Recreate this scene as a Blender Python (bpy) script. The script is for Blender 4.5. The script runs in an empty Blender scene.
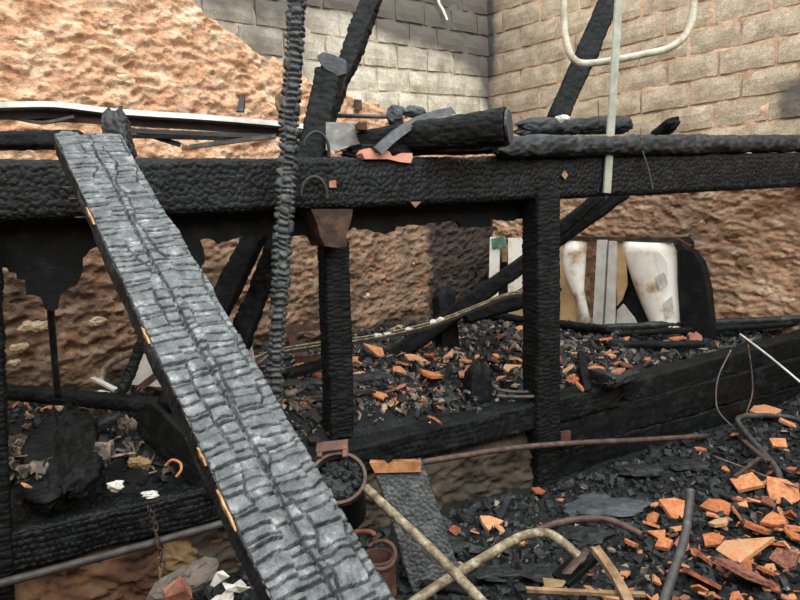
import bpy, math, random
import numpy as np
random.seed(7); rng = np.random.default_rng(7)

# ------------------------------------------------------------------ camera, sky, exposure
F = 650.0; EYE = np.array([0, 0, 1.5])
PITCH = math.atan(85/F); ROLL = math.radians(2.5)
_r0 = np.array([1, 0, 0.]); FW = np.array([0, math.cos(PITCH), -math.sin(PITCH)])
_u0 = np.array([0, math.sin(PITCH), math.cos(PITCH)])
UPV = math.cos(ROLL)*_u0 + math.sin(ROLL)*_r0
RTV = math.cos(ROLL)*_r0 - math.sin(ROLL)*_u0
scene = bpy.context.scene
COL = scene.collection
from mathutils import Matrix, Vector
cam = bpy.data.cameras.new('camera'); cam_o = bpy.data.objects.new('camera', cam); COL.objects.link(cam_o)
cam.sensor_width = 36.0; cam.sensor_fit = 'HORIZONTAL'; cam.lens = 36.0*F/800.0; cam.clip_start = 0.02
m = Matrix.Identity(4)
for i in range(3):
    m[i][0] = RTV[i]; m[i][1] = UPV[i]; m[i][2] = -FW[i]; m[i][3] = EYE[i]
cam_o.matrix_world = m
scene.camera = cam_o

world = bpy.data.worlds.new('overcast_sky'); scene.world = world; world.use_nodes = True
bg = world.node_tree.nodes['Background']
bg.inputs[0].default_value = (0.93, 0.97, 1.0, 1); bg.inputs[1].default_value = 1.2
sun = bpy.data.lights.new('veiled_sun', 'SUN'); sun.energy = 1.7; sun.angle = math.radians(70); sun.color = (1, 0.96, 0.9)
sun_o = bpy.data.objects.new('veiled_sun', sun); COL.objects.link(sun_o)
sun_o.rotation_euler = (math.radians(38), 0, math.radians(20))
vs = scene.view_settings
vs.view_transform = 'Standard'; vs.look = 'None'; vs.gamma = 1.0; vs.use_curve_mapping = False
vs.exposure = 1.05

# ------------------------------------------------------------------ pixel -> place helpers
def ray(x, y): return FW + RTV*(x-400)/F + UPV*(300-y)/F
def P(x, y, d): return EYE + ray(x, y)*d
def PL(x, y, o, n):
    d = ray(x, y); return EYE + d*(np.dot(o-EYE, n)/np.dot(d, n))
def Zp(x, y, z):
    d = ray(x, y); return EYE + d*((z-EYE[2])/d[2])
def nrm(v): v = np.asarray(v, float); return v/np.linalg.norm(v)
ZU = np.array([0, 0, 1.])
BA = np.array([-1.452, 2.456, 0.0]); BE = nrm([4.201, 2.023, 0]); BN = np.array([-BE[1], BE[0], 0])   # beam line, BN points away from camera
def Bp(x, y, off=0.0): return PL(x, y, BA+BN*off, BN)
def Bs(s, off, z): return BA + BE*s + BN*off + ZU*z
WC = np.array([1.003, 6.877, 0.0])                               # room corner
WE = nrm([-0.69, -0.723, 0]); WN = nrm([0.723, -0.69, 0])        # back wall: along (leftwards), into room
RE = nrm([0.72, -0.694, 0]); RN = nrm([-0.694, -0.72, 0])        # right wall: along (towards camera), into room
def Wp(x, y, off=0.0): return PL(x, y, WC+WN*off, WN)
def Rp(x, y, off=0.0): return PL(x, y, WC+RN*off, RN)
GZ, DZ = -0.05, 0.42
def pxm(p): return np.dot(np.asarray(p)-EYE, FW)/F              # metres per pixel at p

# ------------------------------------------------------------------ noise
def _h(i, j, k, s):
    n = (i*374761393 + j*668265263 + k*2147483647 + s*1274126177) & 0xffffffff
    n = ((n ^ (n >> 13))*1274126177) & 0xffffffff
    n = (n ^ (n >> 16))*2246822519 & 0xffffffff
    return ((n ^ (n >> 15)) & 0xffffff)/float(0xffffff)
def vnoise(x, y, z=0.0, s=0):
    x, y, z = np.broadcast_arrays(np.asarray(x, float), np.asarray(y, float), np.asarray(z, float))
    xi, yi, zi = (np.floor(a).astype(np.int64) for a in (x, y, z))
    fx, fy, fz = x-xi, y-yi, z-zi
    fx, fy, fz = (t*t*(3-2*t) for t in (fx, fy, fz))
    r = 0
    for dx in (0, 1):
        for dy in (0, 1):
            for dz in (0, 1):
                w = (fx if dx else 1-fx)*(fy if dy else 1-fy)*(fz if dz else 1-fz)
                r = r + w*_h(xi+dx, yi+dy, zi+dz, s)
    return r
def fbm(x, y, z=0.0, s=0, o=4):
    r, a, t = 0, 1.0, 0
    for k in range(o):
        r = r + a*vnoise(np.asarray(x)*2**k, np.asarray(y)*2**k, np.asarray(z)*2**k, s+k*17); t += a; a *= .5
    return r/t
def voro(a, b, s=0, jit=.7, p=2.6):
    """staggered Voronoi: returns F2-F1 and a random value of the cell"""
    a = np.asarray(a, float); b = np.asarray(b, float)
    f1 = np.full(a.shape, 9.); f2 = np.full(a.shape, 9.); cid = np.zeros(a.shape)
    j0 = np.floor(b).astype(np.int64)
    for dj in (-1, 0, 1):
        j = j0+dj; sh = .5*(j & 1); i0 = np.floor(a-sh).astype(np.int64)
        for di in (-1, 0, 1):
            i = i0+di
            px_ = i+sh+.5+jit*(_h(i, j, 0, s)-.5); py_ = j+.5+jit*(_h(i, j, 1, s)-.5)
            d = (np.abs(a-px_)**p+np.abs(b-py_)**p)**(1/p)
            n1 = d < f1
            f2 = np.where(n1, f1, np.minimum(f2, d)); cid = np.where(n1, _h(i, j, 2, s), cid); f1 = np.where(n1, d, f1)
    return f2-f1, cid
def rows(u, v, cl, cw, s=0, keepl=.6):
    """checked char: staggered cross cracks between wavering lengthwise cracks; distance to a crack in metres, cell value"""
    wv = v + cw*.55*(vnoise(u/.11, 0*u+v/.3, 0, s+11)-.5)*2*.6 + cw*.18*(vnoise(u/.03, v/.05, 0, s+12)-.5)
    j = np.floor(wv/cw).astype(np.int64); fv = wv/cw-j
    d = np.full(u.shape, 9.)
    for jj in (0, 1):
        bk = j+jj; seg = np.floor(u/(cl*2.6)+.37*bk).astype(np.int64)
        on = _h(seg, bk, 3, s) < keepl
        dd = np.where(on, np.abs(fv-jj)*cw, 9.); d = np.minimum(d, dd)
    sl = (_h(j, 0*j, 5, s)-.5)
    uu = u/cl + _h(j, 0*j, 4, s) + .20*(vnoise(u/.06, v/.035, 0, s+13)-.5)*2 + .35*(fv-.5)*sl
    n0 = np.floor(uu).astype(np.int64); dc = np.full(u.shape, 9.); cid = np.zeros(u.shape)
    pos = lambda n_: n_+.75*(_h(n_, j, 6, s)-.5)
    for k in (-1, 0, 1, 2):
        n_ = n0+k; dc = np.minimum(dc, np.where(_h(n_, j, 8, s) < .93, np.abs(uu-pos(n_))*cl, 9.))
    cell_n = n0+(uu > pos(n0+1))*1-(uu < pos(n0))*1
    return np.minimum(d, dc), _h(cell_n, j, 7, s)
def sst(x, a, b):
    t = np.clip((x-a)/(b-a), 0, 1); return t*t*(3-2*t)

# ------------------------------------------------------------------ materials
def _ramp(nt, stops):
    r = nt.nodes.new('ShaderNodeValToRGB'); e = r.color_ramp.elements
    while len(e) < len(stops): e.new(.5)
    for k, (q, c) in enumerate(stops):
        e[k].position = q; e[k].color = (*c, 1)
    return r
def mat(name, stops, scale=6, rough=.8, bump=.3, bscale=60, detail=8, metal=0.0, spec=.3, aniso=(1, 1, 1), soot_shade=None, rnd=None, fine=None):
    mt = bpy.data.materials.new(name); mt.use_nodes = True; nt = mt.node_tree; N = nt.nodes; L = nt.links
    bs = N['Principled BSDF']; bs.inputs['Roughness'].default_value = rough; bs.inputs['Metallic'].default_value = metal
    bs.inputs['Specular IOR Level'].default_value = spec
    tc = N.new('ShaderNodeTexCoord'); mp = N.new('ShaderNodeMapping'); mp.inputs['Scale'].default_value = aniso
    L.new(tc.outputs['Object'], mp.inputs[0])
    vec = mp.outputs[0]
    if rnd is not None:
        oi = N.new('ShaderNodeObjectInfo'); ad = N.new('ShaderNodeVectorMath'); ad.operation = 'ADD'
        mu = N.new('ShaderNodeMath'); mu.operation = 'MULTIPLY'; mu.inputs[1].default_value = 37.0
        L.new(oi.outputs['Random'], mu.inputs[0]); L.new(vec, ad.inputs[0]); L.new(mu.outputs[0], ad.inputs[1]); vec = ad.outputs[0]
    nz = N.new('ShaderNodeTexNoise'); nz.inputs['Scale'].default_value = scale; nz.inputs['Detail'].default_value = detail
    nz.inputs['Roughness'].default_value = .62
    L.new(vec, nz.inputs['Vector'])
    fac = nz.outputs[0]
    if rnd:
        mx = N.new('ShaderNodeMath'); mx.operation = 'MULTIPLY_ADD'; mx.inputs[1].default_value = rnd
        L.new(oi.outputs['Random'], mx.inputs[0])
        sb = N.new('ShaderNodeMath'); sb.operation = 'SUBTRACT'; sb.inputs[1].default_value = rnd*.5
        L.new(fac, sb.inputs[0]); L.new(sb.outputs[0], mx.inputs[2]); fac = mx.outputs[0]
    rp = _ramp(nt, stops); L.new(fac, rp.inputs[0]); colr = rp.outputs[0]
    if fine:
        nf = N.new('ShaderNodeTexNoise'); nf.inputs['Scale'].default_value = fine[0]; nf.inputs['Detail'].default_value = 6; nf.inputs['Roughness'].default_value = .75
        L.new(vec, nf.inputs['Vector'])
        mr = N.new('ShaderNodeMapRange'); mr.inputs[1].default_value = .3; mr.inputs[2].default_value = .7; mr.inputs[3].default_value = 1-fine[1]; mr.inputs[4].default_value = 1+fine[1]*.6
        L.new(nf.outputs[0], mr.inputs[0])
        vm = N.new('ShaderNodeVectorMath'); vm.operation = 'SCALE'; L.new(colr, vm.inputs[0]); L.new(mr.outputs[0], vm.inputs['Scale']); colr = vm.outputs[0]
    if soot_shade:
        at = N.new('ShaderNodeAttribute'); at.attribute_name = 'soot_shade'  # mask for smoke stains; also the painted shade low on the adobe
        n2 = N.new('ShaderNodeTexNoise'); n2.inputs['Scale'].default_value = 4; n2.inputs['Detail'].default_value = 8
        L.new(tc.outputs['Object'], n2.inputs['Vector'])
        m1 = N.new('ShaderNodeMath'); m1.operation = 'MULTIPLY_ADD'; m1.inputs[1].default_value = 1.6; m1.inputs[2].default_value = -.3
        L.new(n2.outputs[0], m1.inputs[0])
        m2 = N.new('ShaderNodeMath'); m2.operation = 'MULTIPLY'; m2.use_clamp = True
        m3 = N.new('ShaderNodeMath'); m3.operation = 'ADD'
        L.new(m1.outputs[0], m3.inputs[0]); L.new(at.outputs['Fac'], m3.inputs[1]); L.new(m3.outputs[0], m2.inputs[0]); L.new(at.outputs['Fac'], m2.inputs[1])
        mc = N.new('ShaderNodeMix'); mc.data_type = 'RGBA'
        L.new(m2.outputs[0], mc.inputs[0]); L.new(colr, mc.inputs[6]); mc.inputs[7].default_value = (*soot_shade, 1); colr = mc.outputs[2]
    L.new(colr, bs.inputs['Base Color'])
    if bump:
        n3 = N.new('ShaderNodeTexNoise'); n3.inputs['Scale'].default_value = bscale; n3.inputs['Detail'].default_value = 6
        L.new(vec, n3.inputs['Vector'])
        bm = N.new('ShaderNodeBump'); bm.inputs['Strength'].default_value = bump; bm.inputs['Distance'].default_value = .01
        L.new(n3.outputs[0], bm.inputs['Height']); L.new(bm.outputs[0], bs.inputs['Normal'])
    return mt
def g(v, b=0.0): return (v*(1-b), v, v*(1+b*1.3))
M = {}
M['char'] = mat('charred_wood', [(.3, (.004, .0045, .005)), (.55, (.0085, .0095, .010)), (.72, (.02, .022, .023)), (.86, (.05, .053, .054))], 14, .62, .45, 90, spec=.13)
M['char_grey'] = mat('ashy_charred_wood', [(.28, (.022, .026, .028)), (.46, (.070, .081, .086)), (.58, (.13, .147, .152)), (.70, (.30, .32, .325)), (.8, (.55, .56, .56))], 26, .42, .5, 110, spec=.5, fine=(70, .45))
M['char_mid'] = mat('greyed_charred_wood', [(.3, (.007, .008, .009)), (.52, (.018, .021, .023)), (.7, (.055, .061, .064)), (.85, (.2, .2, .2))], 18, .55, .4, 100, spec=.35)
M['char_dark2'] = mat('checked_char', [(.3, (.0035, .004, .0045)), (.52, (.007, .008, .0088)), (.68, (.018, .020, .0215)), (.84, (.07, .074, .075))], 20, .5, .5, 100, spec=.2)
M['char_grey2'] = mat('ash_dusted_char', [(.28, (.015, .017, .018)), (.5, (.04, .045, .047)), (.66, (.085, .09, .092)), (.82, (.26, .27, .27))], 22, .5, .4, 110, spec=.4)
M['coal'] = mat('charcoal', [(.3, (.005, .006, .006)), (.52, (.015, .017, .018)), (.68, (.042, .047, .049)), (.85, (.15, .155, .155))], 21, .55, .3, 80, spec=.3)
M['soil'] = mat('sooty_ground', [(.3, (.004, .0045, .005)), (.6, (.012, .013, .014)), (.8, (.03, .03, .029))], 10, .9, .6, 70)
M['adobe'] = mat('adobe_earth', [(.27, (.33, .155, .083)), (.39, (.49, .27, .153)), (.50, (.60, .37, .228)), (.60, (.67, .465, .31)), (.72, (.76, .645, .49))], 6.5, .95, .9, 75, aniso=(1, 1, 1.5), soot_shade=(.050, .038, .031), detail=14, fine=(38, .45))
M['block_grey'] = mat('sooty_concrete_block', [(.3, (.34, .30, .225)), (.5, (.55, .51, .40)), (.7, (.74, .70, .58))], 7, .95, .7, 110, soot_shade=(.115, .102, .088), detail=12, fine=(55, .4))
M['block_tan'] = mat('concrete_block', [(.3, (.33, .26, .175)), (.5, (.46, .375, .265)), (.7, (.58, .49, .365))], 9, .95, .7, 110, soot_shade=(.06, .058, .055), detail=12, fine=(60, .45))
M['mortar_grey'] = mat('grey_mortar', [(.3, (.34, .28, .21)), (.6, (.60, .53, .42)), (.8, (.66, .46, .32))], 6, .95, .7, 90, soot_shade=(.12, .11, .1), fine=(50, .4))
M['mortar_clay'] = mat('clay_mortar', [(.3, (.46, .27, .17)), (.5, (.60, .40, .27)), (.72, (.70, .54, .40))], 6, .95, .7, 90, soot_shade=(.06, .06, .06), fine=(50, .35))
M['plaster'] = mat('earth_plaster', [(.3, (.03, .025, .02)), (.5, (.07, .058, .043)), (.7, (.12, .097, .07))], 5, .95, .7, 40)
M['adobe_red'] = mat('red_earth', [(.3, (.03, .018, .012)), (.45, (.09, .045, .026)), (.6, (.15, .08, .042)), (.75, (.13, .11, .08))], 4, .95, .7, 40)
M['stone'] = mat('pale_stone', [(.3, (.36, .23, .13)), (.5, (.58, .44, .29)), (.7, (.68, .56, .40))], 12, .95, .8, 70, fine=(40, .4))
M['stone_grey'] = mat('grey_stone', [(.3, (.10, .085, .07)), (.7, (.19, .165, .14))], 12, .95, .5, 60)
M['stone_ochre'] = mat('ochre_stone', [(.3, (.15, .095, .045)), (.7, (.30, .21, .105))], 12, .95, .5, 60)
M['tile'] = mat('fired_clay', [(.2, (.15, .05, .03)), (.36, (.38, .12, .05)), (.52, (.48, .175, .07)), (.68, (.56, .265, .13)), (.88, (.48, .34, .19))], 7, .9, .3, 80, rnd=.55, fine=(25, .3))
M['tile_dark'] = mat('sooty_clay', [(.3, (.07, .03, .025)), (.5, (.22, .09, .06)), (.7, (.40, .2, .13))], 14, .9, .3, 80, rnd=.3)
M['wood_raw'] = mat('unburnt_wood', [(.3, (.12, .05, .022)), (.5, (.34, .15, .065)), (.7, (.52, .27, .13))], 14, .8, .3, 60)
M['wood_patch'] = mat('bare_scorched_wood', [(.3, (.12, .06, .025)), (.5, (.38, .21, .09)), (.7, (.6, .42, .22))], 30, .8, .3, 60)
M['wood_tan'] = mat('scorched_wood', [(.3, (.09, .055, .03)), (.55, (.26, .17, .09)), (.75, (.40, .28, .15))], 18, .8, .4, 60)
M['wood_scorch'] = mat('smoked_wood', [(.3, (.012, .009, .007)), (.5, (.045, .027, .018)), (.72, (.11, .065, .04))], 14, .85, .3, 60)
M['rust'] = mat('rusty_steel', [(.3, (.05, .028, .022)), (.55, (.12, .065, .05)), (.75, (.24, .12, .075))], 20, .7, .3, 90, metal=.3)
M['rust_brown'] = mat('brown_steel', [(.3, (.045, .03, .025)), (.55, (.10, .068, .055)), (.75, (.19, .13, .10))], 22, .6, .2, 90, metal=.3)
M['rust_orange'] = mat('orange_rust', [(.3, (.06, .025, .015)), (.55, (.18, .07, .03)), (.75, (.36, .15, .07))], 20, .8, .4, 90)
M['steel_grey'] = mat('scorched_grey_steel', [(.3, (.035, .034, .033)), (.55, (.075, .072, .07)), (.75, (.15, .14, .135))], 18, .55, .2, 90, metal=.3)
M['pipe_tan'] = mat('scorched_cream_pipe', [(.3, (.06, .042, .025)), (.43, (.16, .125, .075)), (.56, (.27, .23, .15)), (.72, (.48, .44, .34))], 30, .6, .3, 120, fine=(90, .4))
M['pipe_white'] = mat('cream_painted_tube', [(.3, (.20, .17, .115)), (.46, (.40, .37, .28)), (.6, (.50, .48, .385)), (.75, (.6, .6, .52))], 12, .5, .15, 90, fine=(60, .3))
M['bar_pale'] = mat('pale_grey_bar', [(.3, (.22, .225, .18)), (.7, (.42, .44, .37))], 10, .6, .2, 90)
M['zinc'] = mat('pale_sheet_metal', [(.3, (.38, .37, .33)), (.5, (.62, .62, .58)), (.7, (.78, .78, .75))], 5, .4, .1, 40, metal=.35)
M['sheet_grey'] = mat('dull_sheet_metal', [(.3, (.04, .038, .035)), (.5, (.11, .105, .095)), (.7, (.32, .31, .29))], 5, .5, .1, 40)
M['zinc_dark'] = mat('sooty_sheet_metal', [(.3, (.02, .02, .019)), (.6, (.07, .065, .06)), (.8, (.2, .19, .17))], 4, .5, .15, 40, metal=.3)
M['enamel'] = mat('white_enamel', [(.29, (.20, .11, .05)), (.38, (.52, .40, .25)), (.46, (.84, .80, .70)), (.55, (.93, .91, .85)), (.8, (.95, .94, .91))], 4.0, .35, .05, 30, detail=5)
M['enamel_grey'] = mat('grey_enamel', [(.3, (.42, .40, .35)), (.6, (.62, .61, .57)), (.8, (.75, .74, .7))], 8, .45, .15, 50)
M['enamel_tan'] = mat('scorched_tan_enamel', [(.3, (.30, .18, .08)), (.55, (.52, .36, .19)), (.75, (.62, .47, .28))], 3, .5, .05, 30)
M['foam'] = mat('burnt_insulation', [(.3, (.03, .02, .015)), (.5, (.16, .09, .05)), (.7, (.35, .2, .11))], 22, .95, .8, 60)
M['white_bits'] = mat('white_fragments', [(.3, (.35, .33, .28)), (.55, (.68, .67, .62)), (.8, (.82, .82, .8))], 14, .7, .3, 80)
M['flake'] = mat('mixed_ash_flakes', [(.3, (.03, .03, .03)), (.45, (.11, .10, .09)), (.55, (.25, .2, .15)), (.68, (.40, .22, .13)), (.82, (.6, .57, .5))], 9, .95, .4, 80, detail=3)
M['scraps'] = mat('crumpled_scraps', [(.32, (.02, .02, .02)), (.44, (.09, .085, .08)), (.54, (.2, .16, .12)), (.62, (.34, .24, .16)), (.7, (.5, .42, .32)), (.8, (.75, .73, .68))], 16, .9, .4, 80, detail=3)
M['green'] = mat('green_melted_plastic', [(.3, (.05, .12, .08)), (.7, (.16, .3, .22))], 14, .5, .2, 50)
M['rubber'] = mat('black_rubber', [(.3, (.012, .012, .012)), (.7, (.05, .048, .045))], 14, .55, .2, 60)
M['wire'] = mat('burnt_wire', [(.3, (.05, .035, .03)), (.7, (.2, .16, .14))], 20, .6, 0)
M['ash_slab'] = mat('wet_ash', [(.3, (.025, .03, .034)), (.7, (.085, .10, .108))], 9, .6, .6, 60, fine=(40, .4))

# ------------------------------------------------------------------ object helpers
def tag(o, label=None, cat=None, group=None, kind=None):
    if label: o['label'] = label
    if cat: o['category'] = cat
    if group: o['group'] = group
    if kind: o['kind'] = kind
    return o
def mesh(name, V, Fc, smooth=True, attrs=None):
    me = bpy.data.meshes.new(name)
    V = np.asarray(V, np.float32).reshape(-1, 3)
    if isinstance(Fc, np.ndarray):
        k = Fc.shape[1]; nf = len(Fc)
        me.vertices.add(len(V)); me.vertices.foreach_set('co', V.ravel())
        me.loops.add(nf*k); me.loops.foreach_set('vertex_index', Fc.astype(np.int32).ravel())
        me.polygons.add(nf); me.polygons.foreach_set('loop_start', np.arange(0, nf*k, k, dtype=np.int32))
        me.update(calc_edges=True); me.validate()
    else:
        me.from_pydata(V.tolist(), [], [tuple(int(i) for i in f) for f in Fc]); me.update()
    me.polygons.foreach_set('use_smooth', [smooth]*len(me.polygons))
    if attrs is not None:
        for k, a in attrs.items():
            at = me.attributes.new(k, 'FLOAT', 'POINT'); at.data.foreach_set('value', np.asarray(a, np.float32))
    return me
def add(name, V, Fc, mt, parent=None, label=None, cat=None, group=None, kind=None, smooth=True, attrs=None, recentre=True):
    V = np.asarray(V, float).reshape(-1, 3)
    if recentre and parent is None:
        c = V.mean(0).copy(); c[2] = V[:, 2].min()
    else:
        c = np.zeros(3)
    if parent is not None:
        c = np.array(parent.matrix_world.translation) if 'root' in parent else np.array(parent.location)
        V2 = V - np.array(ORG[parent.name])
    else:
        V2 = V - c
    o = bpy.data.objects.new(name, mesh(name, V2, Fc, smooth, attrs)); COL.objects.link(o)
    o.data.materials.append(M[mt] if isinstance(mt, str) else mt)
    if parent is not None:
        o.parent = parent; ORG[o.name] = ORG[parent.name]
    else:
        o.location = c; ORG[o.name] = c
    tag(o, label, cat, group, kind); return o
ORG = {}
def empty(name, loc, label=None, cat=None, group=None, kind=None):
    o = bpy.data.objects.new(name, None); COL.objects.link(o); o.location = loc; o.empty_display_size = .1
    ORG[o.name] = np.array(loc, float); tag(o, label, cat, group, kind); return o
def grid_faces(nu, nv, wrap=False):
    i = np.arange(nu-1)[:, None]; j = np.arange(nv if wrap else nv-1)[None, :]; j2 = (j+1) % nv
    return np.stack([i*nv+j+0*i, (i+1)*nv+j, (i+1)*nv+j2, i*nv+j2+0*i], -1).reshape(-1, 4)

# ------------------------------------------------------------------ burnt timber: a real relief of cracked char blocks
def timber(name, p0, p1, w, h, mt='char', res=.012, cell=(.03, .045), dep=.008, crack=.22, seed=0, side=None, rough=.008,
           erode=(.04, .04), taper=(1, 1), bow=0.0, round_=.15, longcrack=0.0, p=2.6, jit=.7, warp=.5, rowm=0, keepl=.6, topmask=False, **kw):
    p0 = np.asarray(p0, float); p1 = np.asarray(p1, float); ax = p1-p0; Ln = np.linalg.norm(ax); ax /= Ln
    if side is None:
        side = np.cross(ax, ZU)
        if np.linalg.norm(side) < .2: side = BE
    s = nrm(side-ax*np.dot(side, ax)); t = np.cross(s, ax)
    if t[2] < 0: t = -t
    hw, hh = w/2, h/2; rr = min(hw, hh)*round_*2
    per = 2*(w+h); nv = max(12, int(per/res)); nu = max(6, int(Ln/res))
    # perimeter starting at the middle of the lower side
    q = np.linspace(0, per, nv, endpoint=False)
    px_ = np.zeros(nv); py_ = np.zeros(nv)
    for k, a in enumerate(q):
        if a < hw: x, y = a, -hh
        elif a < hw+h: x, y = hw, -hh+(a-hw)
        elif a < hw+h+w: x, y = hw-(a-hw-h), hh
        elif a < hw+2*h+w: x, y = -hw, hh-(a-hw-h-w)
        else: x, y = -hw+(a-hw-2*h-w), -hh
        cx = np.clip(x, -hw+rr, hw-rr); cy = np.clip(y, -hh+rr, hh-rr); d = np.hypot(x-cx, y-cy)
        if d > rr: x, y = cx+(x-cx)/d*rr, cy+(y-cy)/d*rr
        px_[k], py_[k] = x, y
    tx = np.roll(px_, -1)-np.roll(px_, 1); ty = np.roll(py_, -1)-np.roll(py_, 1); tl = np.hypot(tx, ty)+1e-9
    nx, ny = ty/tl, -tx/tl
    u = np.linspace(0, Ln, nu)
    Ug, Qg = np.meshgrid(u, q, indexing='ij')
    wob = .35*cell[1]*(vnoise(Ug/.09, Qg/.09, 0, seed+5)-.5)
    e, cid = voro(Ug/cell[0]+warp*(vnoise(Ug/.05, Qg/.03, 0, seed+6)-.5), (Qg+wob)/cell[1], seed, jit, p)
    hgt = sst(e, 0, crack)*(.75+.25*sst(e, 0, .8)) + .35*(cid-.5)
    if rowm:
        dm, cid = rows(Ug, Qg, cell[0], cell[1], seed, keepl)
        cwid = rowm*(.5+1.2*vnoise(Ug/.04, Qg/.04, 0, seed+8))
        hgt = sst(dm, .0008, cwid) + .32*(cid-.5)
        hgt = hgt + .22*(fbm(Ug/.012, Qg/.012, 0, seed+14, 3)-.5)
        if topmask:
            tm = sst(Qg, hw+h-.012, hw+h+.004)*(1-sst(Qg, hw+h+w-.004, hw+h+w+.012)); hgt = 1+(hgt-1)*(.12+.88*tm)
    disp = dep*(hgt-1) + rough*(fbm(Ug/.12, Qg/.12, 0, seed+9)-.5)*2
    if longcrack:
        cq = hw+h+hw + .018*(vnoise(Ug/.15, 0*Ug, 0, seed+3)-.5)
        disp = disp - longcrack*(1-sst(np.abs(Qg-cq), .001, .008))
    k = taper[0]+(taper[1]-taper[0])*Ug/Ln
    er = np.ones_like(Ug)
    for sgn, ee in ((0, erode[0]), (1, erode[1])):
        if ee > 0:
            dd = Ug if sgn == 0 else Ln-Ug
            er = er*(1-.45*(1-sst(dd, 0, ee*(.5+1.0*vnoise(Qg/.04, sgn*7.0, 0, seed+2)))))
    big = 1+.9*rough/max(.02, min(w, h))*4*(fbm(Ug/.35, np.cos(Qg/per*6.283)*.7+3, np.sin(Qg/per*6.283)*.7, seed+1, 3)-.5)
    X = px_[None]*k*er*big + nx[None]*disp; Y = py_[None]*k*er*big + ny[None]*disp
    jag = np.zeros_like(Ug)
    for sgn, ee in ((0, erode[0]), (1, erode[1])):
        n_ = ee*.9*(vnoise(Qg/.025, sgn*9.0, 0, seed+4)-.5)
        jag = jag + n_*((1-sst(Ug, 0, .1)) if sgn == 0 else sst(Ug, Ln-.1, Ln))
    lon = Ug + jag; bw = bow*np.sin(np.pi*Ug/Ln)
    V = p0 + lon[..., None]*ax + X[..., None]*s + (Y+bw)[..., None]*t
    V = V.reshape(-1, 3); Fc = grid_faces(nu, nv, True)
    fl = [tuple(f) for f in Fc.tolist()] if False else None
    n0 = len(V); caps = []
    extra = []
    for end in (0, 1):
        ring = (np.arange(nv) if end == 0 else (nu-1)*nv+np.arange(nv))
        c = V[ring].mean(0); ins = c + (V[ring]-c)*.55 + (ax*(.006) if end == 0 else -ax*.006)*(1+rng.random((nv, 1))*1.5)
        ia = n0+len(extra)*1; st = n0+sum(len(x_) for x_ in extra)
        extra.append(ins); extra.append(c[None]+(ax if end == 0 else -ax)*.004)
        a = ring; b = st+np.arange(nv); cc = st+nv
        a2, b2 = np.roll(a, -1), np.roll(b, -1)
        if end == 0:
            caps.append(np.stack([a2, b2, b, a], -1)); caps.append(np.stack([b2, np.full(nv, cc), np.full(nv, cc), b], -1))
        else:
            caps.append(np.stack([a, b, b2, a2], -1)); caps.append(np.stack([b, np.full(nv, cc), np.full(nv, cc), b2], -1))
    V = np.vstack([V]+extra)
    quads = np.vstack([Fc, caps[0], caps[2]]); tris = np.vstack([caps[1][:, [0, 1, 3]], caps[3][:, [0, 1, 3]]])
    # triangles written as degenerate-free mixed list
    me_faces = [quads, tris]
    return add_mixed(name, V, me_faces, mt, **kw)
def add_mixed(name, V, parts, mt, parent=None, label=None, cat=None, group=None, kind=None, smooth=True):
    V = np.asarray(V, float)
    if parent is None:
        c = V.mean(0).copy(); c[2] = V[:, 2].min()
    else: c = ORG[parent.name]
    me = bpy.data.meshes.new(name); me.vertices.add(len(V)); me.vertices.foreach_set('co', (V-c).astype(np.float32).ravel())
    li = np.concatenate([f.ravel() for f in parts]).astype(np.int32)
    cnt = np.concatenate([np.full(len(f), f.shape[1]) for f in parts]); st = np.concatenate([[0], np.cumsum(cnt)[:-1]]).astype(np.int32)
    me.loops.add(len(li)); me.loops.foreach_set('vertex_index', li); me.polygons.add(len(cnt)); me.polygons.foreach_set('loop_start', st)
    me.update(calc_edges=True); me.polygons.foreach_set('use_smooth', [smooth]*len(cnt))
    o = bpy.data.objects.new(name, me); COL.objects.link(o); me.materials.append(M[mt])
    ORG[o.name] = c
    if parent is None: o.location = c
    else: o.parent = parent
    return tag(o, label, cat, group, kind)

def smooth_path(pts, n=8):
    pts = [np.asarray(p_, float) for p_ in pts]
    if len(pts) == 2: return np.array(pts)
    q = [2*pts[0]-pts[1]]+pts+[2*pts[-1]-pts[-2]]; out = []
    for i in range(1, len(q)-2):
        for k in range(n):
            t = k/n; a, b, c, d = q[i-1], q[i], q[i+1], q[i+2]
            out.append(.5*((2*b)+(c-a)*t+(2*a-5*b+4*c-d)*t*t+(3*b-a-3*c+d)*t**3))
    out.append(pts[-1]); return np.array(out)
def tube(name, pts, r, mt, n=12, sub=8, hollow=True, **kw):
    C = smooth_path(pts, sub); m_ = len(C); V = []; Fc = []
    T = np.gradient(C, axis=0); T /= np.linalg.norm(T, axis=1)[:, None]
    ref = ZU if abs(T[0][2]) < .9 else np.array([1., 0, 0]); a = nrm(np.cross(T[0], ref))
    rings = []
    def ring(c, a, b, rr): 
        k = np.arange(n)/n*2*np.pi; st = len(V); V.extend((c+rr*(np.cos(k)[:, None]*a+np.sin(k)[:, None]*b)).tolist()); return list(range(st, st+n))
    fr = []
    for i in range(m_):
        a = nrm(a-T[i]*np.dot(a, T[i])); b = np.cross(T[i], a); fr.append((a, b))
    seq = []
    if hollow:
        seq.append(ring(C[0]+T[0]*min(.05, r*3), *fr[0], r*.72)); seq.append(ring(C[0], *fr[0], r*.72))
    for i in range(m_):
        rr = r*(1+.04*(random.random()-.5)); seq.append(ring(C[i], *fr[i], rr))
    if hollow:
        seq.append(ring(C[-1], *fr[-1], r*.72)); seq.append(ring(C[-1]-T[-1]*min(.05, r*3), *fr[-1], r*.72))
    for x, y in zip(seq[:-1], seq[1:]):
        for k in range(n): Fc.append((x[k], x[(k+1) % n], y[(k+1) % n], y[k]))
    Fc.append(tuple(seq[0][::-1])); Fc.append(tuple(seq[-1]))
    return add(name, V, Fc, mt, **kw)
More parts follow.
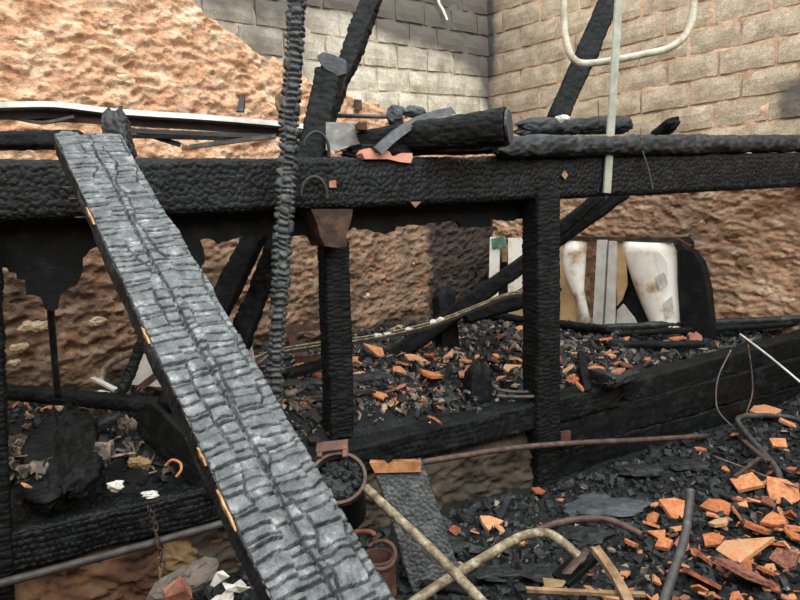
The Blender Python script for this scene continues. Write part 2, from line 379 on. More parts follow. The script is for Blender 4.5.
def strip(name, pts, w, th, mt, up=None, sub=6, prof=None, **kw):
    """flat bar / folded channel swept along a path; prof is a list of (across, up) points, closed"""
    C = smooth_path(pts, sub); T = np.gradient(C, axis=0); T /= np.linalg.norm(T, axis=1)[:, None]
    if prof is None: prof = [(-w/2, 0), (w/2, 0), (w/2, th), (-w/2, th)]
    n = len(prof); V = []; Fc = []
    up = ZU if up is None else np.asarray(up, float)
    for i in range(len(C)):
        s = nrm(np.cross(T[i], up)); u_ = np.cross(s, T[i])
        for x, y in prof: V.append(C[i]+s*x+u_*y)
    for i in range(len(C)-1):
        for k in range(n): Fc.append((i*n+k, i*n+(k+1) % n, (i+1)*n+(k+1) % n, (i+1)*n+k))
    Fc.append(tuple(range(n))[::-1]); Fc.append(tuple((len(C)-1)*n+k for k in range(n)))
    return add(name, V, Fc, mt, smooth=False, **kw)
def plate(name, pts, nvec, th, mt, **kw):
    """outline of 3-D points extruded by th along nvec"""
    pts = np.asarray(pts, float); n = len(pts); V = np.vstack([pts, pts+np.asarray(nvec)*th])
    Fc = [tuple(range(n)), tuple(range(2*n-1, n-1, -1))]+[(k, k+n, (k+1) % n+n, (k+1) % n) for k in range(n)]
    kw.setdefault('smooth', False)
    return add(name, V, Fc, mt, **kw)
def box(name, c, u, v, w_, mt, jit=0.0, **kw):
    """box with half-axes u,v,w (vectors), chamfered edges"""
    c, u, v, w_ = (np.asarray(a, float) for a in (c, u, v, w_)); b = min(np.linalg.norm(u), np.linalg.norm(v), np.linalg.norm(w_))*.18
    V = []; Fc = []
    ax = [u, v, w_]
    idx = {}
    for sx in (-1, 1):
        for sy in (-1, 1):
            for sz in (-1, 1):
                for k in range(3):
                    pos = c.copy(); sg = (sx, sy, sz)
                    for q in range(3):
                        pos = pos + ax[q]*sg[q]*(1.0 if q == k else 1-b/np.linalg.norm(ax[q]))
                    idx[(sx, sy, sz, k)] = len(V); V.append(pos+(rng.random(3)-.5)*jit)
    S = (-1, 1)
    for k in range(3):
        a, b_ = [q for q in range(3) if q != k]
        for sg in S:
            f = []
            for s1, s2 in ((-1, -1), (1, -1), (1, 1), (-1, 1)):
                t = [0, 0, 0]; t[k] = sg; t[a] = s1; t[b_] = s2; f.append(idx[(*t, k)])
            Fc.append(f)
        for s1 in S:
            for s2 in S:     # edge along k
                t0 = [0, 0, 0]; t0[a] = s1; t0[b_] = s2; t1 = t0[:]; t0[k] = -1; t1[k] = 1
                Fc.append([idx[(*t0, a)], idx[(*t1, a)], idx[(*t1, b_)], idx[(*t0, b_)]])
    for sx in S:
        for sy in S:
            for sz in S: Fc.append([idx[(sx, sy, sz, k)] for k in range(3)])
    me_o = add(name, V, Fc, mt, smooth=False, **kw)
    import bmesh
    bm = bmesh.new(); bm.from_mesh(me_o.data); bmesh.ops.recalc_face_normals(bm, faces=bm.faces); bm.to_mesh(me_o.data); bm.free()
    return me_o
def lump(name, c, r, mt, seed=0, flat=(1, 1, 1), rough=.5, ax=None, **kw):
    nu, nv = (8, 11) if r < .03 else (16, 24)
    kw.setdefault('smooth', False)
    th = np.linspace(.02, np.pi-.02, nu)[:, None]; ph = np.linspace(0, 2*np.pi, nv, endpoint=False)[None]
    D = np.stack([np.sin(th)*np.cos(ph), np.sin(th)*np.sin(ph), np.cos(th)+0*ph], -1)
    n_ = fbm(D[..., 0]*1.6+seed*3.1, D[..., 1]*1.6, D[..., 2]*1.6, seed, 4)
    n_ = n_+.35*(fbm(D[..., 0]*5+seed, D[..., 1]*5, D[..., 2]*5, seed+3, 3)-.5)
    V = D*np.asarray(flat)*(r*(1+rough*2*(n_-.5)))[..., None]
    if ax is not None:
        A = np.stack([nrm(a) for a in ax], 0); V = V@A
    return add(name, (V+np.asarray(c)).reshape(-1, 3), grid_faces(nu, nv, True), mt, **kw)

# ================================================================== SETTING
# ---- back wall: grey block masonry above an older adobe wall
WTOP = 4.3; tiltB = math.tan(math.radians(3.6)); tiltR = math.tan(math.radians(-.8))
def wall_uv(p_, E_): return np.dot(np.asarray(p_)-WC, E_), p_[2]
C98 = 2.649                                                    # height of one bed joint at the corner
_q = Rp(781, 97); SOX, SOZ = float(np.dot(_q-WC, RE)), float(_q[2])-.03
def soot_block(tc, z, side):
    if side == 'b':
        s = 1.0*np.exp(-(tc/.13)**2)*sst(z, 2.2, 2.9) + .72*sst(z, 2.75, 3.35)*(1-sst(tc, 1.2, 2.6)) + .55*sst(z, 2.75, 3.4) + .5*sst(tc, 1.9, 2.7) + .22*sst(z,2.3,2.8)*(1-sst(tc, .2, 1.2))
    else:
        s = .75*np.exp(-(tc/.10)**2)*sst(z, 2.2, 3.2) + .32*(1-sst(tc, .2, 1.1)) + 0.75*sst(tc, SOX-.05, SOX+.03)*(1-sst(np.abs(z-SOZ), .10, .22))*(1-sst(tc, SOX+.2, SOX+.4))
    return np.clip(s, 0, 1)
def masonry(name, label, E_, Nn, tilt, tmax, zlow, bmat, mmat, side, keep):
    # recessed mortar bed, uneven
    nt_, nz_ = int(tmax/.02), int((WTOP-zlow)/.02)
    T, Zg = np.meshgrid(np.linspace(0, tmax, nt_), np.linspace(zlow, WTOP, nz_), indexing='ij')
    off = -.002+.026*(fbm(T*11, Zg*11, 0, 31 if side == 'b' else 32)-.5)*1.6
    V = WC+T[..., None]*E_+off[..., None]*Nn; V[..., 2] = Zg
    V = V.reshape(-1, 3); Fc = grid_faces(nt_, nz_)
    nb = len(V); cs = [(0, zlow), (tmax, zlow), (tmax, WTOP), (0, WTOP)]
    wl = add(name, V, Fc, mmat, kind='structure', label=label, attrs={'soot_shade': soot_block(T.ravel(), Zg.ravel(), side)}, recentre=False)
    # core behind the bed joints
    c = [WC+E_*t-Nn*o+ZU*z for o in (.04, .24) for t in (-.2, tmax) for z in (zlow, WTOP)]
    add('core', c, [(0, 1, 3, 2), (4, 6, 7, 5), (0, 4, 5, 1), (2, 3, 7, 6), (1, 5, 7, 3), (0, 2, 6, 4)], mmat, parent=wl, smooth=False)
    k0 = int(math.floor((zlow-C98)/.2))-4
    for k in range(k0, 14):
        t = -.2*(k % 2)+.0
        while t < tmax:
            ln = .379+.03*(random.random()-.5); a, b = max(t, .0), min(t+ln, tmax); t += ln+.023
            if b-a < .06: continue
            mid = (a+b)/2; zc = C98+k*.2+.1-(-tilt)*0 + (-tilt if side == 'b' else -tilt)*mid
            if zc+.1 > WTOP or zc-.09 < zlow or not keep(mid, zc): continue
            h2 = .0885
            us = np.linspace(a, b, 5); vsn = np.linspace(-h2, h2, 4); Vb = []
            o0 = .014*random.random()
            tl_ = .012*(random.random()-.5)
            for iu, uu in enumerate(us):
                for iv, vv in enumerate(vsn):
                    edge = iu in (0, 4) or iv in (0, 3)
                    o_ = .012+o0+(.004*(random.random()-.5))+tl_*(iu-2)*.3-(.010 if edge else 0)
                    ju, jv = ((random.random()-.5)*.010, (random.random()-.5)*.009)
                    zz = zc+vv+jv-tilt*(uu-mid)
                    Vb.append(WC+E_*(uu+ju)+Nn*o_+ZU*zz)
            nf = len(Vb)
            ringi = [i*4 for i in range(5)]+[16+1, 16+2, 16+3]+[i*4+3 for i in range(3, -1, -1)]+[2, 1]
            for i in ringi: Vb.append(np.array(Vb[i])-Nn*(np.dot(np.array(Vb[i])-WC, Nn)+.03))
            Fb = [tuple(f) for f in grid_faces(5, 4).tolist()]
            nr = len(ringi)
            for q in range(nr): Fb.append((ringi[q], nf+q, nf+(q+1) % nr, ringi[(q+1) % nr]))
            Vb = np.array(Vb); tt = (Vb-WC)@E_
            br = .22*random.random()*(1 if side == 'b' else .35)
            add('block', Vb, Fb, bmat, parent=wl, smooth=False, attrs={'soot_shade': np.clip(soot_block(tt, Vb[:, 2], side)+br*sst(Vb[:, 2], 2.2, 3.0), 0, 1)})
    return wl
rake = [wall_uv(Wp(*q), WE) for q in [(150, -40), (195, 0), (232, 27), (265, 47), (300, 68), (330, 82), (370, 97), (420, 113), (470, 128), (497, 135)]]
rake = np.array(sorted(rake)); 
def rake_z(t): return np.interp(t, rake[:, 0], rake[:, 1], left=rake[0, 1], right=WTOP+1)
wall_back = masonry('wall_back', 'sooty grey concrete block wall above the earth wall', WE, WN, tiltB, 4.4, 1.7, 'block_grey', 'mortar_grey', 'b', lambda t, z: z+.05 > rake_z(t+.05)-.12)
wall_right = masonry('wall_right', 'tan concrete block wall with pink clay joints at right', RE, RN, tiltR, 6.2, 1.72, 'block_tan', 'mortar_clay', 'r', lambda t, z: True)

def adobe(name, E_, Nn, t0, t1, z0, topf, res, seed, mt, label, soot_shade_f, amp=1.0, O=WC, base=.05):
    nt_, nz_ = int((t1-t0)/res), int((WTOP-z0)/res)
    zt = max(topf(np.linspace(t0, t1, 50)))+.1; zt = min(zt, WTOP); nz_ = int((zt-z0)/res)
    T, Zg = np.meshgrid(np.linspace(t0, t1, nt_), np.linspace(z0, zt, nz_), indexing='ij')
    wx = .10*(fbm(T*5, Zg*5, 0, seed+40)-.5)*2; wz = .06*(fbm(T*5, Zg*5, 7, seed+41)-.5)*2
    sl = .35*T                                                 # flakes lean a little
    e1, c1 = voro((T+wx)/.17, (Zg+wz+.12*T)/.075, seed, .9, 2); e2, c2 = voro((T+wx)/.06, (Zg+wz+.15*T)/.03, seed+1, .9, 2)
    tz = (Zg+.12*T+.05*(fbm(T*3, Zg*3, 0, seed+50)-.5)*2)
    d = .030*(fbm(T*1.6, Zg*2.2, 0, seed+2)-.5)*2 + .008*(c2-.5) + .006*(c1-.5)
    f1 = fbm(T*13, tz*26, 0, seed+3, 5); st = 9*f1; fl = np.floor(st); d = d + .027*((fl+sst(st-fl, .0, .35))/9-.5)*2
    d = d + .012*(fbm(T*24, tz*44, 0, seed+6, 3)-.5)*2
    pit = sst(fbm(T*13, tz*30, 3, seed+7, 3), .60, .68); d = d - .020*pit
    lim = topf(T)+.05*(fbm(T*9, Zg*9, 0, seed+4)-.5)*2
    edge = sst(lim-Zg, -.02, .10)
    off = (base+d*amp)*edge - .07*(1-edge)
    V = O+T[..., None]*E_+off[..., None]*Nn; V[..., 2] = Zg
    Fc = grid_faces(nt_, nz_); kp = (lim-Zg > -.08).ravel()[Fc].all(1)
    return add(name, V.reshape(-1, 3), Fc[kp], mt, kind='structure', label=label, attrs={'soot_shade': soot_shade_f(T, Zg).ravel()}, recentre=False)
def soot_shade_back(t, z):
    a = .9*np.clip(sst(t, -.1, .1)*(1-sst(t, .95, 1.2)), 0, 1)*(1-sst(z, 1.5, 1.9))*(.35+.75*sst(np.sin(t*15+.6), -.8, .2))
    return np.clip(a + .28*(1-sst(z, .42, .75)) + .58*(1-sst(z, 1.55, 1.85)), 0, 1)  # shade below beam level is painted into the adobe; darker again at the foot
wall_earth = adobe('wall_back_earth', WE, WN, 0, 7.6, -.25, rake_z, .0105, 3, 'adobe', 'rough orange adobe wall behind the burnt frame', soot_shade_back)
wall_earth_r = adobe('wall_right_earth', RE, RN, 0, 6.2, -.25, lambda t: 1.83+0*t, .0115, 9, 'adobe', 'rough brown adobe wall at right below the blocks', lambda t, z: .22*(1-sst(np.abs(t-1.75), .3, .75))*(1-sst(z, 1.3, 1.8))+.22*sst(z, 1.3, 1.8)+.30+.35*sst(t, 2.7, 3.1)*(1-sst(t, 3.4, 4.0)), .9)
# embedded stones of the earth wall
for k, (x, y, r) in enumerate([(108, 23, .05), (128, 52, .045), (92, 45, .04), (168, 54, .03), (66, 72, .04), (125, 80, .05), (22, 45, .035), (264, 97, .05), (20, 347, .04), (14, 362, .03), (36, 326, .055), (96, 322, .045), (24, 329, .035), (412, 262, .04), (366, 296, .035), (45, 323, .045)]):
    c = Wp(x, y, .035)
    lump('stone', c, r, 'stone', seed=k, flat=(1.3, .55, .7), ax=(WE, WN, ZU), parent=wall_earth)
for k, (x, y, r) in enumerate([(768, 205, .04), (700, 222, .03), (765, 292, .05), (786, 300, .04), (745, 262, .05), (735, 233, .06)]):
    c = Rp(x, y, .035); lump('stone', c, r, 'stone' if k < 4 else 'stone_ochre', seed=k+30, flat=(1.3, .55, .8), ax=(RE, RN, ZU), parent=wall_earth_r)
# rest of the roofless shell, behind and beside the camera
def plain_wall(name, a, b, h, label):
    a = np.asarray(a, float); b = np.asarray(b, float); d = nrm(b-a); n = np.array([-d[1], d[0], 0])
    c = [q+n*o+ZU*z for o in (-.12, .12) for q in (a, b) for z in (-.3, h)]
    add(name, c, [(0, 1, 3, 2), (4, 6, 7, 5), (0, 4, 5, 1), (2, 3, 7, 6), (1, 5, 7, 3), (0, 2, 6, 4)], 'mortar_clay', kind='structure', label=label, smooth=False, recentre=False)
WLc = WC+WE*7.6; WRc = WC+RE*6.2
plain_wall('wall_left', WLc, WLc+RE*6.2, 3.4, 'plain clay wall closing the room at left')
plain_wall('wall_front', WLc+RE*6.2, WRc, 2.6, 'plain clay wall behind the camera')

# ---- ground and deck
def zground(x, y):
    s = (x-BA[0])*BE[0]+(y-BA[1])*BE[1]
    return GZ + .10*(fbm(x*1.3+5, y*1.3, 0, 61)-.5)*2*.6 + .03*(fbm(x*7, y*7, 0, 62)-.5)*2 + .13*sst(s, 3.3, 5.0) - .05*sst(-s, -1.2, .2)
def zdeck(x, y):
    s = (x-BA[0])*BE[0]+(y-BA[1])*BE[1]; o = (x-BA[0])*BN[0]+(y-BA[1])*BN[1]
    return DZ - .015 + .11*sst(o, .12, .9)*fbm(x*1.5+2, y*1.5, 0, 71) + .05*(fbm(x*7, y*7, 0, 72)-.5)*2 + .04*sst(o, .1, .4) - .12*(1-sst(s, .6, 1.3))*(1-sst(o, .10, .45)) - .05*(1-sst(o, .05, .25))
def terrain(name, fn, poly_keep, x0, x1, y0, y1, res, mt, label):
    nx_, ny_ = int((x1-x0)/res), int((y1-y0)/res)
    X, Y = np.meshgrid(np.linspace(x0, x1, nx_), np.linspace(y0, y1, ny_), indexing='ij')
    V = np.stack([X, Y, fn(X, Y)], -1).reshape(-1, 3); Fc = grid_faces(nx_, ny_)
    kp = poly_keep(X, Y).ravel()[Fc].all(1)
    return add(name, V, Fc[kp], mt, kind='structure', label=label, recentre=False)
def offB(x, y): return (x-BA[0])*BN[0]+(y-BA[1])*BN[1]
def inroom(x, y, mg=0.0):
    dx, dy = x-WC[0], y-WC[1]
    return (dx*WN[0]+dy*WN[1] > -mg) & (dx*RN[0]+dy*RN[1] > -mg)
terrain('floor', zground, lambda x, y: inroom(x, y, .1), -4.6, 6.0, -3, 7.1, .03, 'soil', 'sooty earth ground strewn with charcoal')
terrain('floor_deck', zdeck, lambda x, y: (offB(x, y) > .02) & inroom(x, y, .1), -4.4, 4.5, 1.2, 7.1, .025, 'soil', 'burnt raised deck buried in ash behind the sill')

# ================================================================== FRAME TIMBERS
main_beam = timber('charred_beam', Bs(-1.2, .10, 1.655), Bs(5.3, .10, 1.70), .20, .235, 'char_dark2', res=.0056, cell=(.027, .029), dep=.0065, crack=.22, warp=.25, p=2.2, jit=.85, seed=11, rough=.006, erode=(0, 0), bow=-.015,
       label='long charred main beam running across the whole photo on posts', cat='beam')
d_ = Bp(565, 175, -.012); plate('metal_diamond', [d_+BE*.022, d_+ZU*.024, d_-BE*.022, d_-ZU*.024], BN, .008, 'wood_tan', parent=main_beam)
d_ = Bp(333, 184, -.01); plate('wood_chip', [d_+BE*.016-ZU*.016, d_+BE*.016+ZU*.018, d_-BE*.016+ZU*.014, d_-BE*.018-ZU*.016], BN, .012, 'tile_dark', parent=main_beam)
d_ = Bp(416, 203, -.012); plate('splinter', [d_+BE*.03+ZU*.006, d_-BE*.03+ZU*.006, d_-BE*.004-ZU*.022], BN, .012, 'wood_tan', parent=main_beam)

# ragged charred boarding left under the beam
low = [(-70, 262), (-40, 272), (0, 267), (7, 268), (9, 272), (16, 273), (17, 279), (25, 280), (26, 295), (40, 297), (43, 303), (45, 309), (52, 311), (58, 309), (61, 293), (70, 288), (77, 285), (83, 270), (83, 258), (90, 250), (96, 247), (110, 247), (125, 252), (150, 262), (163, 272), (176, 276), (190, 277), (195, 272), (200, 270), (205, 262), (204, 250), (200, 240), (208, 238), (214, 240), (219, 244), (222, 242), (238, 238), (262, 235), (290, 237), (318, 234)]
low2 = [(318, 234), (345, 229), (350, 230), (352, 228), (372, 230), (386, 234), (395, 231), (397, 226), (418, 225), (440, 222), (458, 221), (461, 227), (468, 228), (477, 227), (490, 227), (492, 219), (505, 220), (514, 221), (524, 217), (531, 217)]
def ragged(name, pts, label):
    o_ = .16; L_ = [Bp(x, y, o_) for x, y in pts]
    fine = []
    for a, b in zip(L_[:-1], L_[1:]):
        n_ = max(1, int(np.linalg.norm(b-a)/.02))
        for k in range(n_): fine.append(a+(b-a)*k/n_+ZU*(random.random()-.5)*.012*(k > 0))
    fine.append(L_[-1])
    top = [np.array([fine[-1][0], fine[-1][1], 1.62]), np.array([fine[0][0], fine[0][1], 1.62])]
    return plate(name, fine+top, BN, .03, 'char', label=label, cat='boarding')
ragged('hanging_board', low, 'black burnt boarding hanging in a ragged point under the beam at left')
ragged('hanging_board', low2, 'black burnt strip of boarding with ragged edge under the beam between the two posts')

# joists reaching from the beam to the back wall
for s_, lb in ((.15, 'charred joist between beam and adobe wall behind the plank head'), (1.25, 'charred joist between beam and adobe wall behind the upright pole')):
    a_ = Bs(s_, .2, 1.665); dd = WN*-1; t_ = np.dot(WC-a_, WN)/np.dot(dd, WN)
    timber('charred_joist', a_, a_+dd*t_, .10, .11, 'char', res=.014, seed=int(120+s_*10), label=lb, cat='joist')
# posts
def post(x, ytop, ybot, wpx, label, off=.1, zb=None, seed=0, dpt=None, **kw):
    pt = Bp(x[0], ytop, off); 
    pb = np.array([*Bp(x[1], ybot, off)[:2], zb]); w = wpx*pxm(pt)
    return timber('charred_post', pb, pt, w, dpt or w, 'char', res=.006, cell=(.022, .05), dep=.0055, rowm=.005, seed=seed, side=BE, erode=(.02, .02), label=label, cat='post', **kw)
p335 = post((333, 338), 238, 425, 27, 'charred post with pale unburnt top left of centre under the beam', zb=.38, seed=21, rough=.005, off=.2)
a, b = Bp(331, 211, .02), Bp(333, 246, .035)
plate('unburnt_top', [Bp(311, 209, .0), Bp(353, 209, .0), Bp(351, 222, .0), Bp(346.5, 234, .0), Bp(347, 246, .0), Bp(338, 248, .0), Bp(325, 246, .0), Bp(320, 236, .0), Bp(318, 226, .0)], BN, .2, 'wood_scorch', parent=p335, label='brown unburnt head of the post')
p540 = post((541, 541), 190, 488, 29.5, 'thick charred post right of centre running from beam to ground', zb=-.1, seed=22, rough=.004, off=.06)
post((-13, -8), 232, 530, 22, 'charred post cut off by the left edge of the photo', zb=.0, seed=23, off=.04)

# sills along the deck edge
timber('charred_sill', Bs(-1.4, .08, .25), Bs(.92, .10, .265), .16, .17, 'char_dark2', res=.005, cell=(.024, .026), dep=.007, rowm=.0045, keepl=.8, seed=31, erode=(0, .06), bow=-.012,
       label='charred sill timber with checked cracks along the deck edge at lower left', cat='sill')
timber('charred_sill', Bs(.98, .08, .305), Bs(3.1, .09, .365), .16, .155, 'char', res=.008, cell=(.02, .03), dep=.008, rowm=.006, seed=32, erode=(.05, .04),
       label='black sill timber along the deck edge behind the thick post', cat='sill')
timber('charred_sill', Bs(3.12, .10, .36), Bs(5.3, .14, .45), .15, .16, 'char', res=.013, cell=(.03, .04), dep=.006, seed=33, erode=(.03, 0),
       label='black sill timber running on to the right wall', cat='sill')
# foundation below the sill: earth wall, then black boards right of the post
def foundation(name, s0, s1, z1, seed, mt, label, amp):
    O = BA+BN*.03
    return adobe(name, BE, -BN, s0, s1, -.28, lambda t: z1+0*t, .011, seed, mt, label, lambda t, z: 0*t, amp, O=O, base=.0)
foundation('wall_foundation', -1.5, .92, .17, 51, 'adobe_red', 'red earth footing under the left sill', 1.3)
foundation('wall_foundation_middle', .55, 2.42, .25, 52, 'plaster', 'brown plastered earth footing between hearth slab and thick post', .9)
for k, (s0, s1, zt_, zb_) in enumerate([(2.6, 5.25, .30, .10), (2.58, 4.9, .10, -.06), (2.6, 3.7, -.06, -.22)]):
    timber('footing_board', Bs(s0, .05, (zt_+zb_)/2+.0), Bs(s1, .05, (zt_+zb_)/2+.06), .05, zt_-zb_, 'char', res=.012, cell=(.05, .05), dep=.007, rowm=.009, seed=60+k, rough=.008, erode=(.02, .02), p=2,
           label=['black burnt footing board directly under the right sill', 'black burnt footing board behind the rusty rod at right', 'lowest black footing board sinking into charcoal at right'][k], cat='board')
d_ = Bp(566, 437, -.02); plate('nail_plate', [d_+BE*.035-ZU*.03, d_+BE*.035+ZU*.03, d_-BE*.035+ZU*.035, d_-BE*.035-ZU*.03], BN, .015, 'rust', label='small rusty plate nailed to black board beside the thick post', cat='plate')

# near leaning plank
pa, pb_ = P(86, 139, 2.30), P(325, 600, 1.34); axp = pb_-pa; pe = pb_+axp*.48; PW = .240; PS = np.array([.86, .50, -.02])
plank = timber('charred_plank', pa, pe, PW, .080, 'char_grey', res=.0025, cell=(.027, .074), dep=.016, rowm=.0034, keepl=.55, topmask=True, taper=(.92, 1.0), seed=41, side=PS, rough=.005, erode=(.03, 0), longcrack=.014,
       round_=.10, p=2.8, jit=.75, label='big grey alligator-charred plank leaning down across the left foreground', cat='plank')
psd = nrm(PS-nrm(axp)*np.dot(nrm(axp), PS))
def plank_pt(f, sx, up): return pa+axp*f+psd*sx*PW/2*(.92+.08*f/1.48)+nrm(np.cross(psd, axp))*up*(1 if np.cross(psd, axp)[2] > 0 else -1)
plank.data.materials.append(M['char_mid'])      # bare black char on the narrow side, ash only on the broad face
_me = plank.data; _c = np.zeros(len(_me.polygons)*3, np.float32); _me.polygons.foreach_get('center', _c); _c = _c.reshape(-1, 3)+ORG[plank.name]
_sx = (_c-pa)@psd; _mi = np.where(_sx < -PW/2*(.92+.08*((_c-pa)@nrm(axp))/np.linalg.norm(axp)/1.48)+.0075, 1, 0).astype(np.int32); _me.polygons.foreach_set('material_index', _mi)
for f, l in ((.16, .035), (.195, .03), (.25, .035), (.20, -.035)):
    sg = -1 if l > 0 else 1; q = plank_pt(f, sg*.98, .0); tube('nail', [q, q+psd*sg*abs(l)+ZU*.004], .0022, 'steel_grey', n=6, hollow=False, parent=plank)
for k, (f, ln) in enumerate(((.27, .05), (.56, .035), (.86, .06), (.78, .03))):
    c = [plank_pt(f+q*ln, -1.0+.03, u_+.012) for q, u_ in ((-.5, .020), (-.3, .026), (-.1, .022), (.15, .027), (.5, .022), (.32, .014), (.1, .016), (-.1, .009), (-.28, .015))]
    plate('bare_wood', c, -psd, .005, 'wood_patch', parent=plank, label='patch of bare orange wood on the plank edge')

# hanging segmented pole
timber('charred_pole', P(271, 455, 2.78), P(300.5, -60, 2.72), .082, .075, 'char_grey2', res=.0050, cell=(.026, .060), dep=.015, rowm=.010, keepl=.8, seed=42, side=RTV, rough=.008, round_=.48, erode=(.05, 0), p=2.4, jit=.8,
       label='deeply segmented charred pole standing upright in front of the beam', cat='pole')

# leaning rafters behind the beam
raf = timber('charred_rafter', P(331, 70, 3.42), P(309, 172, 3.30), .145, .14, 'char', res=.010, cell=(.04, .05), dep=.008, rowm=.009, seed=43, side=RTV, erode=(.03, .02), label='thick charred rafter stump with squared grey end behind the upright pole', cat='rafter')
plate('cut_end', [P(x, y, 3.335) for x, y in [(317, 56), (323, 52), (334, 55), (346, 60), (346, 73), (338, 76), (324, 68)]], FW, .05, 'ash_slab', parent=raf, label='grey checked cut end of the rafter')
timber('charred_rafter', P(395, -60, 4.2), P(214, 408, 3.45), .115, .10, 'char', res=.014, cell=(.04, .05), dep=.014, seed=44, side=RTV, erode=(0, .02), rough=.014, label='long charred rafter slanting from the top edge down past the block wall', cat='rafter')
timber('charred_brace', P(262, 222, 3.45), P(166, 412, 3.3), .12, .10, 'char', res=.013, seed=45, side=RTV, label='short black brace slanting behind the plank below the beam', cat='brace')
timber('charred_rafter', P(636, -60, 4.75), P(555, 125, 4.6), .15, .13, 'char', res=.013, cell=(.05, .05), dep=.010, seed=46, side=RTV, erode=(0, .03), rough=.012, label='charred rafter slanting behind the bent cream tube at right', cat='rafter')
timber('charred_brace', P(628, 190, 4.45), P(372, 372, 4.7), .125, .115, 'char', res=.015, seed=47, side=UPV, taper=(.75, 1.1), erode=(.03, .03), label='long black diagonal brace falling from beam to deck beside white appliance', cat='brace')
timber('charred_brace', P(604, 192, 4.3), P(540, 246, 4.35), .085, .08, 'char', res=.013, seed=48, side=UPV, label='short black prong above the white appliance beside the thick post', cat='brace')
timber('charred_pole', P(462, 318, 4.5), P(560, 288, 4.35), .115, .10, 'char', res=.014, seed=49, side=UPV, label='black round pole lying under the curved metal channel behind the thick post', cat='pole')
timber('charred_post', np.array([*P(448, 364, 4.7)[:2], .40]), P(443, 288, 4.7), .15, .13, 'char', res=.015, seed=50, side=BE, erode=(.02, .06), label='short burnt post standing behind the diagonal brace', cat='post')
timber('charred_post', np.array([*P(476, 412, 3.75)[:2], .40]), P(478, 364, 3.75), .14, .12, 'char', res=.012, cell=(.016, .06), seed=53, side=BE, erode=(.02, .05), label='short burnt stub with ribbed sides standing on the deck edge', cat='post')

# timbers lying on top of the beam at right
timber('charred_log', Bs(2.18, -.03, 1.818), Bs(5.32, .08, 1.880), .14, .115, 'char_mid', res=.0125, cell=(.09, .03), dep=.010, seed=54, rough=.012, round_=.45, erode=(.05, 0), label='long burnt log lying on top of the beam at right', cat='log')
timber('charred_log', Bp(518, 128, .14), Bp(628, 124.5, .14), .13, .10, 'char_mid', res=.011, cell=(.09, .03), dep=.009, seed=55, rough=.014, round_=.45, erode=(.10, .02), label='short burnt log lying on the long log beside the pale bar', cat='log')
lump('ash_crust', Bp(562, 119, .09), .035, 'white_bits', seed=5, flat=(1.4, .8, .6), ax=(BE, BN, ZU), label='white ash crust on the short burnt log', cat='ash')
timber('charred_log', Bp(655, 138, .30), Bp(677, 120, .12), .10, .085, 'char', res=.012, seed=56, round_=.45, label='burnt log end poking up behind the long log at right', cat='log')
fat = timber('charred_log', P(356, 143, 3.30), P(507, 127, 3.04), .205, .18, 'char', res=.011, cell=(.08, .03), dep=.008, seed=57, rough=.012, round_=.42, taper=(.62, 1.0), erode=(.05, .0), side=np.array([0, 1, 0.1]), label='fat burnt log with a cut end lying on the beam at centre', cat='log')
fa = nrm(P(507, 127, 3.04)-P(356, 143, 3.30)); fs = nrm(np.cross(fa, ZU)); ft = np.cross(fs, fa)
plate('cut_end', [P(507, 127, 3.04)+fa*.002+fs*.082*math.cos(t)*(1+.08*random.random())+ft*.076*math.sin(t)*(1+.08*random.random()) for t in np.linspace(0, 6.283, 19)[:-1]], fa, .012, 'char_grey2', parent=fat, label='grey fibrous cut end of the log')
strip('bark_splinter', [Bp(374, 150, -.03), Bp(392, 134, -.0), Bp(418, 118, .05), Bp(450, 109, .1)], .05, .012, 'char_grey2', up=BN*-.8+ZU*.6, prof=[(-.012, 0), (.03, .0), (.045, .012), (0, .018)], label='curved blue-grey bark splinter leaning on the fat log', cat='splinter')
lump('melted_lump', Bp(395, 116, .16), .05, 'ash_slab', seed=8, flat=(.9, .7, 1.1), ax=(BE, BN, ZU), label='blue-grey melted lump on the fat log left of the splinter', cat='lump')
lump('melted_lump', Bp(413, 112, .17), .045, 'ash_slab', seed=9, flat=(1.5, .7, .6), ax=(BE, BN, ZU), label='flat blue-grey melted lump behind the bark splinter', cat='lump')
tube('steel_rod', [P(325, 115.5, 3.5), P(400, 117, 3.45)], .011, 'steel_grey', n=8, hollow=False, label='straight grey steel rod behind the burnt logs', cat='rod')

timber('charred_board', Bp(346, 152, .11), Bp(524, 147, .11), .17, .05, 'char', res=.011, cell=(.06, .03), dep=.006, seed=113, label='flat charred board on the beam beneath the fat log', cat='board')
# broken pink tile on the beam edge: scalloped rim
sc = [(362, 153), (364, 149), (369, 148), (374, 150), (377, 154), (381, 152), (386, 150), (390, 152), (392, 156), (398, 156), (402, 153), (412, 153), (413, 157), (411, 163), (400, 162), (388, 159), (374, 159), (365, 159)]
plate('broken_tile', [Bp(x, y, -.02) for x, y in sc], BN, .09, mat('pink_clay', [(.3, (.48, .2, .14)), (.7, (.62, .31, .23))], 14, .9), label='pink broken clay tile with scalloped edge on the beam', cat='tile')

